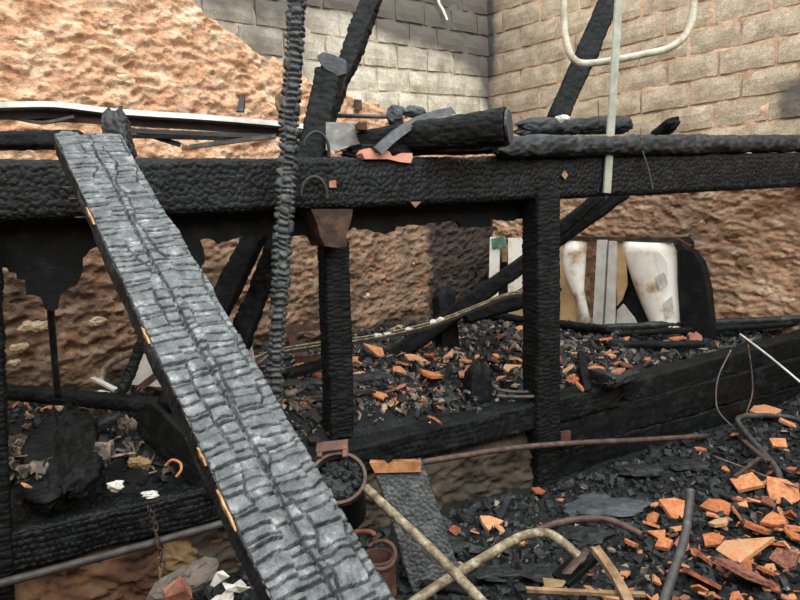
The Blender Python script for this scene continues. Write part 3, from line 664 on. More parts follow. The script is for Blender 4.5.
# timbers and sheet metal on top of the beam at left
timber('charred_board', Bs(-1.2, .22, 1.84), P(84, 140, 2.85), .16, .075, 'char', res=.014, cell=(.06, .04), seed=58, label='black board lying on the beam at the left edge', cat='board')
timber('charred_stub', P(122, 160, 2.72), P(114, 110, 2.72), .10, .095, 'char_mid', res=.008, cell=(.03, .04), dep=.010, seed=59, side=RTV, erode=(.02, .05), rough=.012, label='charred stub standing on the beam behind the plank head', cat='stub')
zc = [(-90, 108), (0, 104), (55, 103), (110, 109), (150, 112), (200, 115), (262, 120), (300, 124)]
zpts = [P(x, y+5, 2.88+.0016*max(x, 0)) for x, y in zc]
sheet = strip('gutter_sheet', zpts, .2, .02, 'zinc', sub=5, prof=[(-.10, .012), (-.10, -.012), (.10, -.012), (.10, .012), (.094, .012), (.094, -.006), (-.094, -.006), (-.094, .012)], label='long pale sheet metal gutter lying behind the plank head at left', cat='gutter')
sk = [P(x, y+11, 2.88+.0016*max(x, 0)) for x, y in zc]
strip('fascia_board', [q+ZU*-.02 for q in sk], .02, .07, 'zinc_dark', sub=5, label='sooty dark sheet hanging under the pale gutter', cat='sheet')
for k, (p_, q_, w_, lb, mtx) in enumerate([((125, 133), (272, 139), .02, 'upper thin black lath between gutter and beam', 'rubber'), ((130, 138), (258, 141), .016, 'lower thin black lath between gutter and beam', 'char'), ((190, 149), (276, 138), .018, 'grey metal lath crossing the thin black laths', 'steel_grey'), ((128, 131), (180, 147), .02, 'short charred stick slanting right of the charred stub', 'char_mid'), ((0, 119), (104, 124), .022, 'pink-brown lath under the gutter at left edge', 'rust_brown')]):
    strip('lath', [P(*p_, 2.95), P(*q_, 3.02)], .03, w_, mtx, label=lb, cat='lath')
strip('lath', [P(-10, 114, 2.9), P(20, 121, 2.9), P(45, 124, 2.92), P(75, 118, 2.95)], .03, .012, 'steel_grey', label='bent grey strip under the gutter at the left edge', cat='lath')
plate('metal_sheet', [Bp(326, 122, .3), Bp(361, 123, .26), Bp(361, 152, .2), Bp(326, 150, .2)], BN, .006, 'sheet_grey', label='bent bright metal sheet behind the cable loop on the beam', cat='sheet')
box('clay_fragment', Bp(361, 127, .2), BE*.02, BN*.03, ZU*.02, 'tile_dark', jit=.008, label='small red clay fragment on the corner of the bright metal sheet', cat='fragment')
plate('grey_shard', [P(236, 111, 3.35), P(243, 111, 3.35), P(244, 98, 3.38), P(240, 94, 3.38)], FW, .03, 'char_mid', label='small grey charred shard upright on the pale gutter', cat='shard')
lump('clay_ball', P(283, 104, 3.0), .045, 'stone_ochre', seed=3, flat=(.7, .8, 1.2), label='yellowish round knob half hidden behind the upright pole', cat='ball')
def loop(name, cx, cy, rx, ry, a0, a1, r, mt, label, cat):
    tube(name, [Bp(cx+rx*math.cos(t), cy-ry*math.sin(t), -.03) for t in np.linspace(a0, a1, 10)], r, mt, n=8, sub=4, hollow=False, label=label, cat=cat)
loop('cable_loop', 316, 152, 13, 20, -.3, 2.9, .007, 'rubber', 'black cable loop standing on the beam beside the upright pole', 'cable')
loop('cable_loop', 314, 196, 13, 19, -.2, 3.2, .009, 'rubber', 'black hose arch on the beam face beside the upright pole', 'hose')

# bent cream bed-frame tube hooked over the beam
bed = empty('bed_frame', Bp(606, 192, -.04), 'bent cream tubular frame with a flat upright hooked on the beam at right', 'bed frame')
tube('bent_tube', [P(563, -60, 3.72), P(564, 15, 3.72), P(566, 40, 3.72), P(572, 57, 3.72), P(584, 63.5, 3.72), P(615, 60, 3.72), P(645, 54, 3.72), P(668, 48.5, 3.72), P(684, 37, 3.72), P(692, 20, 3.72), P(694, -5, 3.72), P(694, -60, 3.72)], .0205, 'pipe_white', sub=8, parent=bed)
ub = Bp(606, 193, -.012); ut = Bp(621.5, -60, -.008)
strip('upright_bar', [ub, ut], .05, .012, 'bar_pale', up=-BN, parent=bed)

# white strip dangling against the block wall
strip('dangling_strip', [Wp(447, 20, .06), Wp(443, 10, .05), Wp(437, -4, .04), Wp(428, -60, .03)], .03, .005, 'white_bits', up=WN, label='thin white strip dangling in front of the block wall', cat='strip')
box('wall_socket', Wp(358, 105, .075), WE*.035, ZU*.042, WN*.012, 'rust_brown', label='small dark square box on the pale wall', cat='socket')
# ================================================================== APPLIANCE against the right wall
AO = WC+RN*.62
def Ap(x, y, off=0.0): return PL(x, y, AO+RN*off, RN)
base_c = Ap(600, 350)
fr_ = empty('burnt_refrigerator', [base_c[0], base_c[1], .44], 'burnt white refrigerator with peeled enamel front on the deck', 'refrigerator')
a0, a1 = Ap(491, 320), Ap(690, 345)
ta0 = np.dot(a0-WC, RE); ta1 = np.dot(a1-WC, RE); tz = Ap(600, 240)[2]
ctr = WC+RE*(ta0+ta1)/2+RN*.36+ZU*(.43+tz)/2
box('body', ctr-RE*.07, RE*((ta1-ta0)/2-.07), RN*.235, ZU*(tz-.43)/2, 'char_dark2', parent=fr_)
def panel(pts, off, mt, th=.015, name='enamel_panel', lab=None):
    return plate(name, [Ap(x, y, off) for x, y in pts], -RN, th, mt, parent=fr_, label=lab)
panel([(556, 247), (562, 243), (566, 262), (572, 276), (578, 290), (577, 332), (556, 333)], .012, 'enamel_tan', lab='tan scorched panel')
panel([(500, 300), (526, 285), (526, 335), (502, 330)], .010, 'enamel_tan')
panel([(490, 237), (500, 238), (499, 262), (497, 310), (488, 312)], .03, 'enamel')
panel([(508, 238), (527, 238), (527, 285), (508, 295)], .02, 'enamel')
panel([(491, 239), (504, 236), (506, 247), (501, 249), (497, 247), (492, 249)], .05, 'green', name='melted_flap', lab='green melted flap')
panel([(501, 245), (507, 245), (506, 262), (502, 262)], .045, 'wood_tan', name='brown_flap')
# bulging white panel
def bulge(pts_l, pts_r, amt, mt, lab=None):
    n = 9; V = []; 
    rows = len(pts_l)
    for i in range(rows):
        a = Ap(*pts_l[i], .015); b = Ap(*pts_r[i], .015)
        for k in range(n):
            t = k/(n-1); V.append(a+(b-a)*t+RN*amt*math.sin(math.pi*t)**.7)
    Vb = [v-RN*.012 for v in V]; nn = len(V); Fc = [tuple(f) for f in grid_faces(rows, n).tolist()]
    bk = [tuple(nn+i for i in f[::-1]) for f in Fc]
    rim = [i for i in range(n)]+[i*n+n-1 for i in range(1, rows)]+[(rows-1)*n+k for k in range(n-2, -1, -1)]+[i*n for i in range(rows-2, 0, -1)]
    sd = [(rim[q], rim[(q+1) % len(rim)], nn+rim[(q+1) % len(rim)], nn+rim[q]) for q in range(len(rim))]
    return add('bulged_panel', V+Vb, Fc+bk+sd, mt, parent=fr_, label=lab)
bulge([(566, 240), (562, 252), (562, 264), (565, 276), (570, 288), (576, 304), (578, 335)], [(590, 240), (590, 252), (589, 264), (589, 276), (591, 290), (593, 310), (593, 345)], .04, 'enamel', 'white enamel blistered outward')
panel([(587, 241), (597, 242), (596, 285), (592, 318), (589, 312), (584, 290), (586, 262)], .05, 'foam', name='exposed_insulation', lab='brown exposed insulation')
for q in ([(597, 240), (607, 240), (604, 290), (601, 345), (591, 345), (594, 300)], [(609, 241), (616, 241), (614, 280), (612, 345), (603, 345), (606, 300)]):
    plate('door_rail', [Ap(x, y, .075) for x, y in q], -RN, .05, 'enamel_grey', parent=fr_, label='grey enamel rail')
panel([(616, 243), (622, 243), (626, 262), (627, 285), (622, 300), (617, 306)], .03, 'enamel_tan')
# big right panel, curling out to the left and toward the top
bulge([(620, 241), (623, 254), (628, 268), (632, 280), (636, 292), (642, 306), (648, 320), (654, 345)], [(672, 243), (676, 250), (677, 265), (677, 280), (678, 295), (679, 310), (680, 325), (682, 345)], .06, 'enamel', 'big white enamel sheet')
panel([(617, 310), (623, 304), (634, 318), (648, 345), (615, 345)], .008, 'enamel_grey')
panel([(640, 250), (660, 252), (667, 262), (668, 275), (660, 276), (656, 262)], .072, 'enamel', th=.004, name='paint_flake')
panel([(655, 277), (664, 272), (668, 284), (660, 290)], .085, 'white_bits', th=.004, name='paint_flake')
panel([(663, 303), (672, 296), (674, 314), (665, 320)], .075, 'white_bits', th=.004, name='paint_flake')
panel([(560, 240), (561, 236), (676, 238), (690, 246), (688, 250), (676, 241)], .06, 'wood_scorch', th=.05, name='top_rim')
panel([(679, 250), (690, 250), (700, 262), (707, 290), (711, 330), (711, 345), (684, 345), (681, 300)], .06, 'char', th=.12, name='burnt_end', lab='black burnt end wall')
# mesh of pale ash under it
lump('ash_heap', Zp(568, 352, .46), .16, 'flake', seed=12, flat=(1.2, .7, .5), label='speckled pale ash heap under the left end of the refrigerator', cat='ash')

# ================================================================== LYING POLES ON THE DECK
def zz(x, y, z): return Zp(x, y, z)
timber('charred_pole', zz(470, 313, .58), zz(612, 331, .58), .075, .07, 'char', res=.012, seed=70, round_=.45, label='black pole lying behind the thick post, ending in front of the refrigerator', cat='pole')
timber('charred_pole', zz(592, 328, .56), zz(830, 317, .60), .06, .055, 'char_mid', res=.013, seed=71, round_=.45, label='upper long burnt pole in front of the refrigerator reaching the right edge', cat='pole')
timber('charred_pole', zz(618, 334, .54), zz(795, 324, .56), .055, .05, 'char', res=.013, seed=72, round_=.45, label='lower long burnt pole beneath the upper one at right', cat='pole')
timber('charred_pole', zz(606, 345, .52), zz(705, 344, .52), .06, .055, 'char', res=.012, seed=73, round_=.45, label='short black pole lying before the refrigerator, lowest of its pile', cat='pole')
timber('charred_pole', zz(455, 341, .52), zz(560, 334, .52), .06, .055, 'char', res=.013, seed=74, round_=.45, label='black pole lying left of the thick post on the deck', cat='pole')
timber('charred_pole', zz(470, 350, .50), zz(535, 347, .50), .06, .05, 'char', res=.013, seed=75, round_=.45, label='short black stick left of the thick post below other poles', cat='pole')
timber('charred_beam', zz(255, 393, .50), zz(392, 381, .50), .13, .11, 'char_mid', res=.009, cell=(.03, .035), seed=76, label='grey charred beam lying on the deck behind the tan-topped post', cat='beam')
timber('charred_pole', zz(286, 378, .54), zz(338, 362, .54), .10, .09, 'char', res=.012, seed=77, label='black timber stump lying beside the maroon frame', cat='timber')
strip('metal_strip', [zz(272, 405, .50), zz(330, 398, .50), zz(376, 391, .50)], .05, .02, 'zinc_dark', label='flat grey metal strip in front of the grey charred beam on the deck', cat='strip')
# curved pale channel
ch = [(232, 378), (252, 368), (268, 357), (300, 350), (335, 345), (372, 340), (430, 327), (480, 308), (510, 297), (542, 296)]
prof = [(-.05, .02), (-.05, 0), (.05, 0), (.05, .02), (.045, .02), (.045, .005), (-.045, .005), (-.045, .02)]
chd = (3.95, 4.0, 4.05, 4.1, 4.15, 4.15, 4.15, 4.1, 4.05, 4.0)
chan = strip('metal_channel', [P(x, y, d) for (x, y), d in zip(ch, chd)], .1, .02, 'zinc_dark', prof=prof, label='long curved metal channel with pale rims sweeping across the deck', cat='channel')
cpts = smooth_path([P(x, y, d) for (x, y), d in zip(ch, chd)], 6); cT = np.gradient(cpts, axis=0)
for sg in (-1, 1):
    tube('rim', [q+nrm(np.cross(t_, ZU))*sg*.048+ZU*.02 for q, t_ in zip(cpts[::3], cT[::3])], .0065, 'pipe_tan', n=6, sub=2, hollow=False, parent=chan)
for k, (x, y) in enumerate([(378, 333), (388, 332), (433, 319), (441, 316.5), (409, 327)]):
    lump('plaster_crumb', P(x, y+3, 4.15), .022, 'white_bits', seed=k+70, flat=(1.3, 1, .7), label='white plaster crumb resting in the curved metal channel', cat='crumb', group='crumbs in the metal channel')
mf = empty('maroon_frame', zz(305, 362, .45), 'maroon rusty steel box frame half hidden behind the upright pole', 'frame')
for a_, b_ in (((287, 333), (330, 329)), ((296, 364), (330, 360)), ((287, 333), (297, 364)), ((330, 329), (331, 360))):
    strip('frame_bar', [P(*a_, 4.35), P(*b_, 4.35)], .035, .05, 'rust', up=UPV if abs(a_[0]-b_[0]) > 20 else RTV, parent=mf)

# left part of the deck
timber('charred_beam', P(-30, 389, 3.05), P(182, 407, 3.35), .085, .08, 'char', res=.01, cell=(.03, .03), seed=80, round_=.4, label='charred round timber lying level behind the left posts', cat='timber')
timber('charred_brace', P(120, 397, 3.3), P(146, 334, 3.25), .06, .055, 'char_mid', res=.007, cell=(.022, .06), dep=.009, seed=81, side=RTV, round_=.45, label='small segmented charred brace leaning up against the grey plank', cat='brace')
tube('thin_rod', [Bp(50, 300, .175), P(53, 340, 2.88), P(58, 396, 3.08)], .015, 'char_mid', n=8, hollow=False, label='thin charred rod hanging from the ragged boarding at left', cat='rod')
timber('charred_slab', Zp(68, 497, .42), P(60, 412, 2.95), .25, .07, 'char', res=.007, cell=(.024, .05), dep=.010, rowm=.007, rough=.03, erode=(.05, .16), seed=82, side=RTV, label='broad black charred slab standing on the deck at left', cat='slab')
timber('charred_slab', P(224, 492, 2.86), P(142, 412, 3.05), .16, .05, 'char', res=.007, cell=(.017, .11), dep=.008, rowm=.008, seed=83, side=UPV, label='ribbed black charred board slanting down behind the grey plank', cat='board')
timber('charred_stick', P(80, 436, 3.0), P(122, 414, 3.1), .05, .045, 'char_mid', res=.008, seed=84, round_=.45, label='short grey burnt stick left of the ribbed board', cat='stick')
plate('enamel_sheet', [P(124, 384, 3.55), P(136, 352, 3.6), P(176, 352, 3.6), P(172, 388, 3.55)], FW, .02, 'enamel_grey', label='pale enamel panel standing behind the small segmented brace', cat='panel')
plate('enamel_scrap', [P(237, 372, 3.7), P(238, 342, 3.7), P(249, 336, 3.7), P(256, 372, 3.7)], FW, .03, 'enamel_grey', label='cream scrap panel peeking out right of the grey plank', cat='panel')
tube('bent_pipe', [P(134, 352, 3.5), P(122, 357, 3.5), P(111, 363, 3.5), P(104, 371, 3.5), P(100, 382, 3.45)], .018, 'pipe_tan', n=10, label='short bent tan pipe in front of the adobe wall at left', cat='pipe')
strip('white_strip', [P(92, 379, 3.4), P(116, 391, 3.35)], .03, .012, 'white_bits', label='white strip leaning below the short bent tan pipe', cat='strip')
strip('white_strip', [P(98, 393, 3.3), P(113, 396, 3.3)], .03, .014, 'white_bits', label='small white strip lying on the level charred timber', cat='strip')
strip('rust_strip', [P(142, 390, 3.35), P(165, 372, 3.4)], .03, .03, 'rust', label='rusty strip leaning before the pale enamel panel', cat='strip')
tube('hose_ring', [P(165, 466, 2.85), P(172, 460, 2.85), P(180, 463, 2.85), P(181, 470, 2.83), P(176, 477, 2.82)], .006, 'tile', n=8, hollow=False, label='thin orange ring curl on the ribbed black board', cat='ring')

# pipes
tube('steel_pipe', [Bs(-1.3, -.06, .155), Bs(.0, -.04, .165), Bs(.85, -.02, .185)], .017, 'steel_grey', label='straight grey pipe along the foot of the left sill', cat='pipe')
tube('rusty_rod', [Bp(418, 463, -.06), Bp(500, 450, -.06), Bp(560, 444, -.07), Bp(640, 440, -.1), Bp(706, 436, -.12)], .016, 'rust_brown', n=10, label='long thin rusty rod crossing in front of the thick post', cat='rod')

tube('hooked_rod', [Zp(490, 381, .50), Zp(497, 389, .49), Zp(515, 392, .48), Zp(546, 391.5, .47), Zp(549, 394, .46), Zp(545, 396, .46), Zp(515, 397, .46), Zp(498, 396, .46)], .011, 'steel_grey', n=8, hollow=False, label='looped grey steel rod lying on the deck beside the thick post', cat='rod')
timber('charred_stick', Zp(588, 392, .43), P(581, 352, 4.35), .05, .04, 'char', res=.009, seed=110, side=RTV, label='black stick standing upright among shards before the refrigerator', cat='stick')
timber('charred_stick', Zp(590, 372, .50), Zp(616, 381, .50), .07, .06, 'char_mid', res=.009, seed=111, label='fat charred chunk beside the upright stick before the refrigerator', cat='stick')
timber('charred_stick', Zp(606, 385, .47), Zp(640, 372, .49), .06, .05, 'char_mid', res=.009, seed=112, label='grey charred chunk lying right of the upright stick', cat='stick')
# ================================================================== HEARTH CORNER: pot, slab, pipes
slab = timber('charred_slab', P(440, 588, 2.72), P(398, 466, 2.86), .215, .07, 'char_grey2', res=.0048, cell=(.020, .022), dep=.005, crack=.25, seed=90, side=RTV, p=2, jit=.9, erode=(.03, 0), rough=.006, label='grey cracked charred slab with raw orange top standing in the ground', cat='slab')
plate('raw_edge', [P(369.5, 463, 2.80), P(384, 463.5, 2.80), P(388, 467, 2.80), P(393, 463, 2.80), P(421, 462, 2.80), P(421, 472, 2.80), P(375, 473, 2.80)], FW, .06, 'wood_raw', parent=slab, label='raw orange wood top edge')
pc = P(338, 478, 2.42); pot = empty('rusty_pot', [pc[0], pc[1], -.08], 'rusty round pot full of burnt scraps beside the grey plank', 'pot')
PN = nrm(-FW*.72+UPV*.70); PA = RTV; PB = np.cross(PN, PA)
def ring_mesh(c, R0, R1, z0, z1, mt, parent, name, n=28, basis=None):
    V = []; Fc = []; A_, B_, N_ = basis or (np.array([1., 0, 0]), np.array([0, 1., 0]), ZU)
    for k in range(n):
        t = 2*math.pi*k/n; d = A_*math.cos(t)+B_*math.sin(t)
        for R_, z in ((R1, z0), (R1, z1), (R0, z1), (R0, z0)): V.append(np.asarray(c)+d*R_+N_*z)
    for k in range(n):
        for q in range(4): Fc.append((k*4+q, ((k+1) % n)*4+q, ((k+1) % n)*4+(q+1) % 4, k*4+(q+1) % 4))
    return add(name, V, Fc, mt, parent=parent, smooth=False)
PBAS = (PA, PB, PN)
ring_mesh(pc, .096, .108, -.016, .008, 'rust_brown', pot, 'rim', basis=PBAS)
ring_mesh(pc, .090, .097, -.26, -.012, 'char', pot, 'wall', basis=PBAS)
lump('ember_fill', pc-PN*.045, .092, 'coal', seed=4, flat=(1, 1, .25), ax=PBAS, parent=pot)
box('hinge_plate', pc+PB*.125-PA*.03+PN*.012, PA*.06+PB*.008, PB*.022, PN*.010, 'rust', parent=pot)
for sx in (-.075, .022): box('hinge_lug', pc+PA*sx+PB*.10+PN*.006, PA*.010, PB*.022, PN*.014, 'rust', parent=pot)
lump('tan_scrap', pc-PB*.06-PA*.035-PN*.01, .018, 'stone_ochre', seed=6, flat=(.8, .6, 1.2), label='tan scrap lying on burnt filling of the rusty pot', cat='scrap')
for k in range(40):
    t = random.random()*6.28; r_ = .082*math.sqrt(random.random())
    lump('ember', pc+PA*r_*math.cos(t)+PB*r_*math.sin(t)-PN*(.016+.014*random.random()), .009+.010*random.random(), 'coal', seed=k, rough=.7, label='small ember piece heaped inside the rusty pot', cat='ember', group='embers in the rusty pot')
tube('cream_pipe', [P(366, 488, 2.34), P(400, 520, 2.22), P(440, 558, 2.12), P(492, 612, 2.0)], .0165, 'pipe_tan', label='straight scorched cream pipe slanting from the pot to the bottom edge', cat='pipe')
tube('cream_pipe', [P(405, 608, 2.16), P(440, 584, 2.24), P(480, 560, 2.32), P(512, 541, 2.40), P(532, 533.5, 2.45), P(550, 534, 2.47), P(566, 545, 2.45), P(584, 561, 2.42)], .0175, 'pipe_tan', label='bent scorched cream pipe crossing under the straight one', cat='pipe')
tube('brown_pipe', [P(536, 531, 2.72), P(562, 522, 2.78), P(598, 518.5, 2.80), P(620, 524, 2.76), P(642, 535, 2.70)], .015, 'rust_brown', label='thin bowed brown pipe lying on the charcoal behind the bent cream pipe', cat='pipe')
tube('grey_pipe', [P(690, 489, 2.58), P(689, 508, 2.55), P(685, 535, 2.45), P(677, 562, 2.36), P(660, 612, 2.2)], .017, 'steel_grey', label='grey curved pipe rising out of tile shards at lower right', cat='pipe')
# rusty drum in the hollow
dc = P(378, 556, 2.30); drum = empty('rusty_drum', [dc[0], dc[1], -.1], 'rusty drum with a curled torn rim in the hollow under the pot', 'drum')
ring_mesh(dc, .05, .06, -.14, .0, 'rust', drum, 'drum_wall')
tube('curled_rim', [dc+np.array([.062*math.cos(t), .062*math.sin(t), .004+.02*math.sin(t*1.3)]) for t in np.linspace(-2.6, 2.2, 12)], .008, 'rust', n=8, sub=4, hollow=False, parent=drum)
tube('torn_band', [dc+np.array([-.06+.05*math.cos(t), .05+.04*math.sin(t), .05]) for t in np.linspace(.2, 3.6, 8)], .009, 'rust_orange', n=8, sub=4, hollow=False, parent=drum)
rc = P(366, 588, 2.18); tube('steel_ring', [rc+RTV*.06*math.cos(t)+UPV*.055*math.sin(t) for t in np.linspace(-1.2, 1.9, 9)], .009, 'steel_grey', n=8, sub=4, hollow=False, label='grey curved steel ring half hidden by the plank at bottom', cat='ring')

# lower right metal scraps
tube('bent_tube', [Zp(822, 432, .06), Zp(795, 419, .06), Zp(775, 416, .08), Zp(748, 416, .11), Zp(738, 419, .12), Zp(742, 428, .10), Zp(760, 449, .07), Zp(776, 468, .04), Zp(781, 484, .0)], .017, 'steel_grey', label='bent grey steel tube lying on charcoal at far right', cat='tube')
strip('flat_bar', [Zp(744, 441, .06), Zp(768, 462, .06)], .035, .01, 'rust_brown', label='flat brown bar with hole beside the bent steel tube', cat='bar')
strip('flat_bar', [Zp(735, 478, .02), Zp(760, 459, .06)], .02, .012, 'rust_brown', label='short brown bar meeting the flat bar by the bent steel tube', cat='bar')
tube('thin_cable', [Zp(713, 456, .03), Zp(745, 468, .03), Zp(775, 480, .03), Zp(805, 490, .03)], .005, 'wire', n=6, hollow=False, label='thin straight wire across charcoal at right', cat='wire')
tube('white_rod', [P(740, 334, 4.35), P(770, 357, 4.05), P(812, 392, 3.75)], .007, 'zinc', n=6, hollow=False, label='thin pale rod slanting down over the right sill', cat='rod')
tube('thin_cable', [Bp(731, 350, -.03), Bp(719, 375, -.04), Bp(716, 395, -.05), Bp(719, 412, -.08), Zp(736, 430, .05)], .005, 'wire', n=6, hollow=False, label='brown wire hanging in a bow from the right sill, left one', cat='wire')
tube('thin_cable', [Bp(748, 345, -.03), Bp(752, 375, -.04), Bp(752, 395, -.05), Bp(744, 420, -.06)], .005, 'wire', n=6, hollow=False, label='brown wire hanging from the right sill, right one of two', cat='wire')
tube('thin_cable', [Bp(641, 128, -.05), Bp(642, 148, -.05), Bp(648, 168, -.03), Bp(653, 190, -.02)], .004, 'wire', n=6, hollow=False, label='thin brown wire hanging over the beam right of pale bar', cat='wire')
strip('wood_strip', [P(594, 550, 2.42), P(606, 566, 2.36), P(617, 583, 2.30), P(630, 608, 2.22)], .035, .02, 'wood_tan', label='scorched tan wood strip beside the black box at bottom', cat='strip')
bx = P(577, 566, 2.46)
box('black_box', bx, nrm([1, .5, .5])*.09, nrm([-.4, 1, -.1])*.05, nrm([-.5, -.2, 1])*.012, 'char', label='black burnt panel tilted under the mouth of the bent cream pipe', cat='panel')
plate('pale_edge', [P(563, 574, 2.38), P(571, 574, 2.38), P(591, 551, 2.42), P(586, 549, 2.42)], FW, .02, 'rust_brown', label='brown metal edge strip below the mouth of the bent cream pipe', cat='strip')
plate('yellow_scrap', [P(543, 579, 2.36), P(566, 582, 2.36), P(562, 587, 2.34), P(545, 588, 2.34)], FW, .015, 'stone_ochre', label='yellow scrap lying near the bottom edge left of wood strip', cat='scrap')
strip('thin_lath', [P(526, 591, 2.3), P(590, 594, 2.3), P(645, 596, 2.3)], .02, .012, 'wood_tan', label='thin brown lath lying along the bottom edge', cat='lath')

# chain hanging on the left sill
chain_pts = smooth_path([Bp(148, 506, -.035), Bp(155, 523, -.05), Bp(157, 540, -.06), Bp(161, 556, -.06), Bp(164, 575, -.07), Bp(169, 606, -.09)], 5)
chn = empty('chain', chain_pts[-1], 'thin rusty chain hanging over the left sill and grey pipe', 'chain')
cum = np.concatenate([[0], np.cumsum(np.linalg.norm(np.diff(chain_pts, axis=0), axis=1))]); nl = int(cum[-1]/.026)
for k in range(nl):
    s_ = (k+.5)*cum[-1]/nl; c = np.array([np.interp(s_, cum, chain_pts[:, q]) for q in range(3)]); s2 = min(s_+.01, cum[-1]); c2 = np.array([np.interp(s2, cum, chain_pts[:, q]) for q in range(3)])
    d = nrm(c2-c) if s2 > s_ else -ZU; sd = nrm(BE*(1 if k % 2 else .45)+BN*(.2 if k % 2 else .9)); sd = nrm(sd-d*np.dot(sd, d))
    tube('link', [c+d*.017*math.cos(t)+sd*.009*math.sin(t) for t in np.linspace(0, 2*math.pi, 9)], .0032, 'rust_brown', n=6, sub=2, hollow=False, parent=chn)

# stones and scraps at the foot of the left footing
lump('flat_stone', P(184, 580, 2.62), .10, 'stone_grey', seed=14, flat=(1.25, .8, .45), ax=(nrm(BE+ZU*.25), BN, ZU), label='flat grey stone leaning at the foot of the red earth footing', cat='stone')
lump('round_stone', Bp(178, 559, .06), .12, 'stone_ochre', seed=15, flat=(1.0, .6, .75), ax=(BE, BN, ZU), label='ochre round stone set in the red earth footing', cat='stone')
lump('round_stone', Bp(150, 573, .07), .10, 'adobe_red', seed=16, flat=(1.0, .6, .9), ax=(BE, BN, ZU), label='reddish stone set in the footing left of the ochre one', cat='stone')
box('brick_fragment', P(177, 594, 2.5), nrm([1, .4, .35])*.045, nrm([-.4, 1, 0])*.04, nrm([-.35, 0, 1])*.028, 'tile_dark', jit=.022, label='broken orange brick fragment behind the chain at bottom left', cat='brick')
for k, (pl, lb) in enumerate([([(210, 585), (216, 573), (222, 571), (229, 577), (222, 581), (214, 587)], 'bent white scrap at bottom left, uppermost of the white scraps'), ([(217, 600), (228, 588), (240, 580), (246, 586), (235, 590), (226, 604)], 'white crumpled scrap beside the plank foot, right one'), ([(206, 604), (216, 596), (234, 594), (232, 606)], 'white flat scrap on the bottom edge left of the plank'), ([(222, 583), (235, 586), (250, 588), (240, 593), (226, 590)], 'thin white scrap lying across the other white scraps')]):
    plate('white_scrap', [P(x, y, 2.42+.02*math.sin(x)) for x, y in pl], FW, .008, 'white_bits', label=lb, cat='scrap', group='white scraps at the plank foot')

# ================================================================== TILE SHARDS
def shard_mesh(seed):
    r = random.Random(seed); n = r.choice((4, 5, 5, 6, 7)); el = .42+.38*r.random(); c = .35*(r.random()-.2)
    ang = sorted(2*math.pi*(k+.7*(r.random()-.5))/n for k in range(n)); rad = [.30+.34*r.random() for _ in range(n)]
    V = []; Fc = []; th = .10+.05*r.random()
    def z(x, y): return -c*y*y*2.2
    for lay in (1, -1):
        V.append((0, 0, lay*th/2))
        for f in (.55, 1.0):
            for a, q in zip(ang, rad):
                x, y = q*f*math.cos(a), q*f*math.sin(a)*el*1.3; V.append((x, y, z(x, y)+lay*th/2+(.02*(r.random()-.5) if lay > 0 else 0)))
    B = 1+2*n
    for lay in (0, 1):
        o = lay*B
        for k in range(n):
            k2 = (k+1) % n; f = [(o, o+1+k, o+1+k2), (o+1+k, o+1+n+k, o+1+n+k2, o+1+k2)]
            Fc += f if lay == 0 else [tuple(reversed(q)) for q in f]
    for k in range(n):
        k2 = (k+1) % n; Fc.append((1+n+k, B+1+n+k, B+1+n+k2, 1+n+k2))
    return mesh('tile_shard', V, Fc, smooth=False)
SH = [shard_mesh(100+k) for k in range(14)]
SH_t = []
for me in SH: me.materials.append(M['tile']); c_ = me.copy(); c_.materials.clear(); c_.materials.append(M['tile_dark']); SH_t.append(c_)
def shard(p_, size, label, group=None, dark=False, rz=None, tilt=None, lift=.35):
    me = random.choice(SH_t if dark else SH); o = bpy.data.objects.new('tile_shard', me); COL.objects.link(o)
    o.scale = (size, size, max(.09, min(.2, .016/size/.12))*size*1.0 if False else size*min(1.0, .14/ max(size, .02)*.9))
    o.location = (p_[0], p_[1], p_[2]+size*.10*lift)
    tl = tilt if tilt is not None else .35
    o.rotation_euler = (random.gauss(0, tl), random.gauss(0, tl), rz if rz is not None else random.random()*6.28)
    tag(o, label, 'tile shard', group); return o
def on_ground(x, y):
    p_ = Zp(x, y, 0.0)
    for _ in range(4): p_ = Zp(x, y, float(zground(p_[0], p_[1]))+.03)
    return p_
def on_deck(x, y):
    p_ = Zp(x, y, .45)
    for _ in range(4): p_ = Zp(x, y, float(zdeck(p_[0], p_[1]))+.03)
    return p_
big = [(680, 512, 42, 'broad tan tile shard right beside the top of the grey pipe'), (718, 508, 24, 'brown tile shard standing right of the grey pipe top'), (741, 502, 26, 'pink notched tile shard above the middle of the shard heap'),
       (757, 530, 32, 'ochre ridged tile shard with split middle right of the grey pipe'), (737, 556, 58, 'largest orange tile shard, at the middle of the heap'), (702, 558, 26, 'square orange tile shard touching right of grey pipe'),
       (700, 583, 54, 'big orange jagged tile shard near the bottom edge by grey pipe'), (766, 572, 24, 'upright pointed orange tile shard behind the brown curved tile'), (745, 486, 46, 'long orange tile shard below the bent steel tube'),
       (785, 496, 36, 'orange tile shard at right edge under the bent steel tube'), (779, 446, 26, 'orange tile shard lying alone right of the bent steel tube'), (765, 412, 32, 'orange tile strip lying behind the bent steel tube'),
       (793, 530, 28, 'orange tile shard cut by the right edge'), (490, 525, 24, 'tan and orange tile shard at foot of the plastered footing'), (578, 512, 18, 'small pale orange shard above the bowed brown pipe'),
       (652, 526, 16, 'small pointed orange shard right of bowed brown pipe end'), (665, 546, 28, 'orange shard between bowed brown pipe and grey pipe'), (632, 545, 20, 'orange shard under the end of the bowed brown pipe'), (608, 598, 24, 'orange shard cut by the bottom edge near wood strip'),
       (774, 522, 24, 'thin orange shard right of the ochre ridged shard'), (712, 541, 24, 'small orange shard just above the largest shard'), (720, 524, 22, 'flat orange sliver shard below the brown shard'), (788, 425, 22, 'brown shard at right edge beyond the bent steel tube')]
for x, y, w, lb in big:
    p_ = on_ground(x, y); shard(p_, w*pxm(p_)*1.1, lb, lift=.9, tilt=.28)
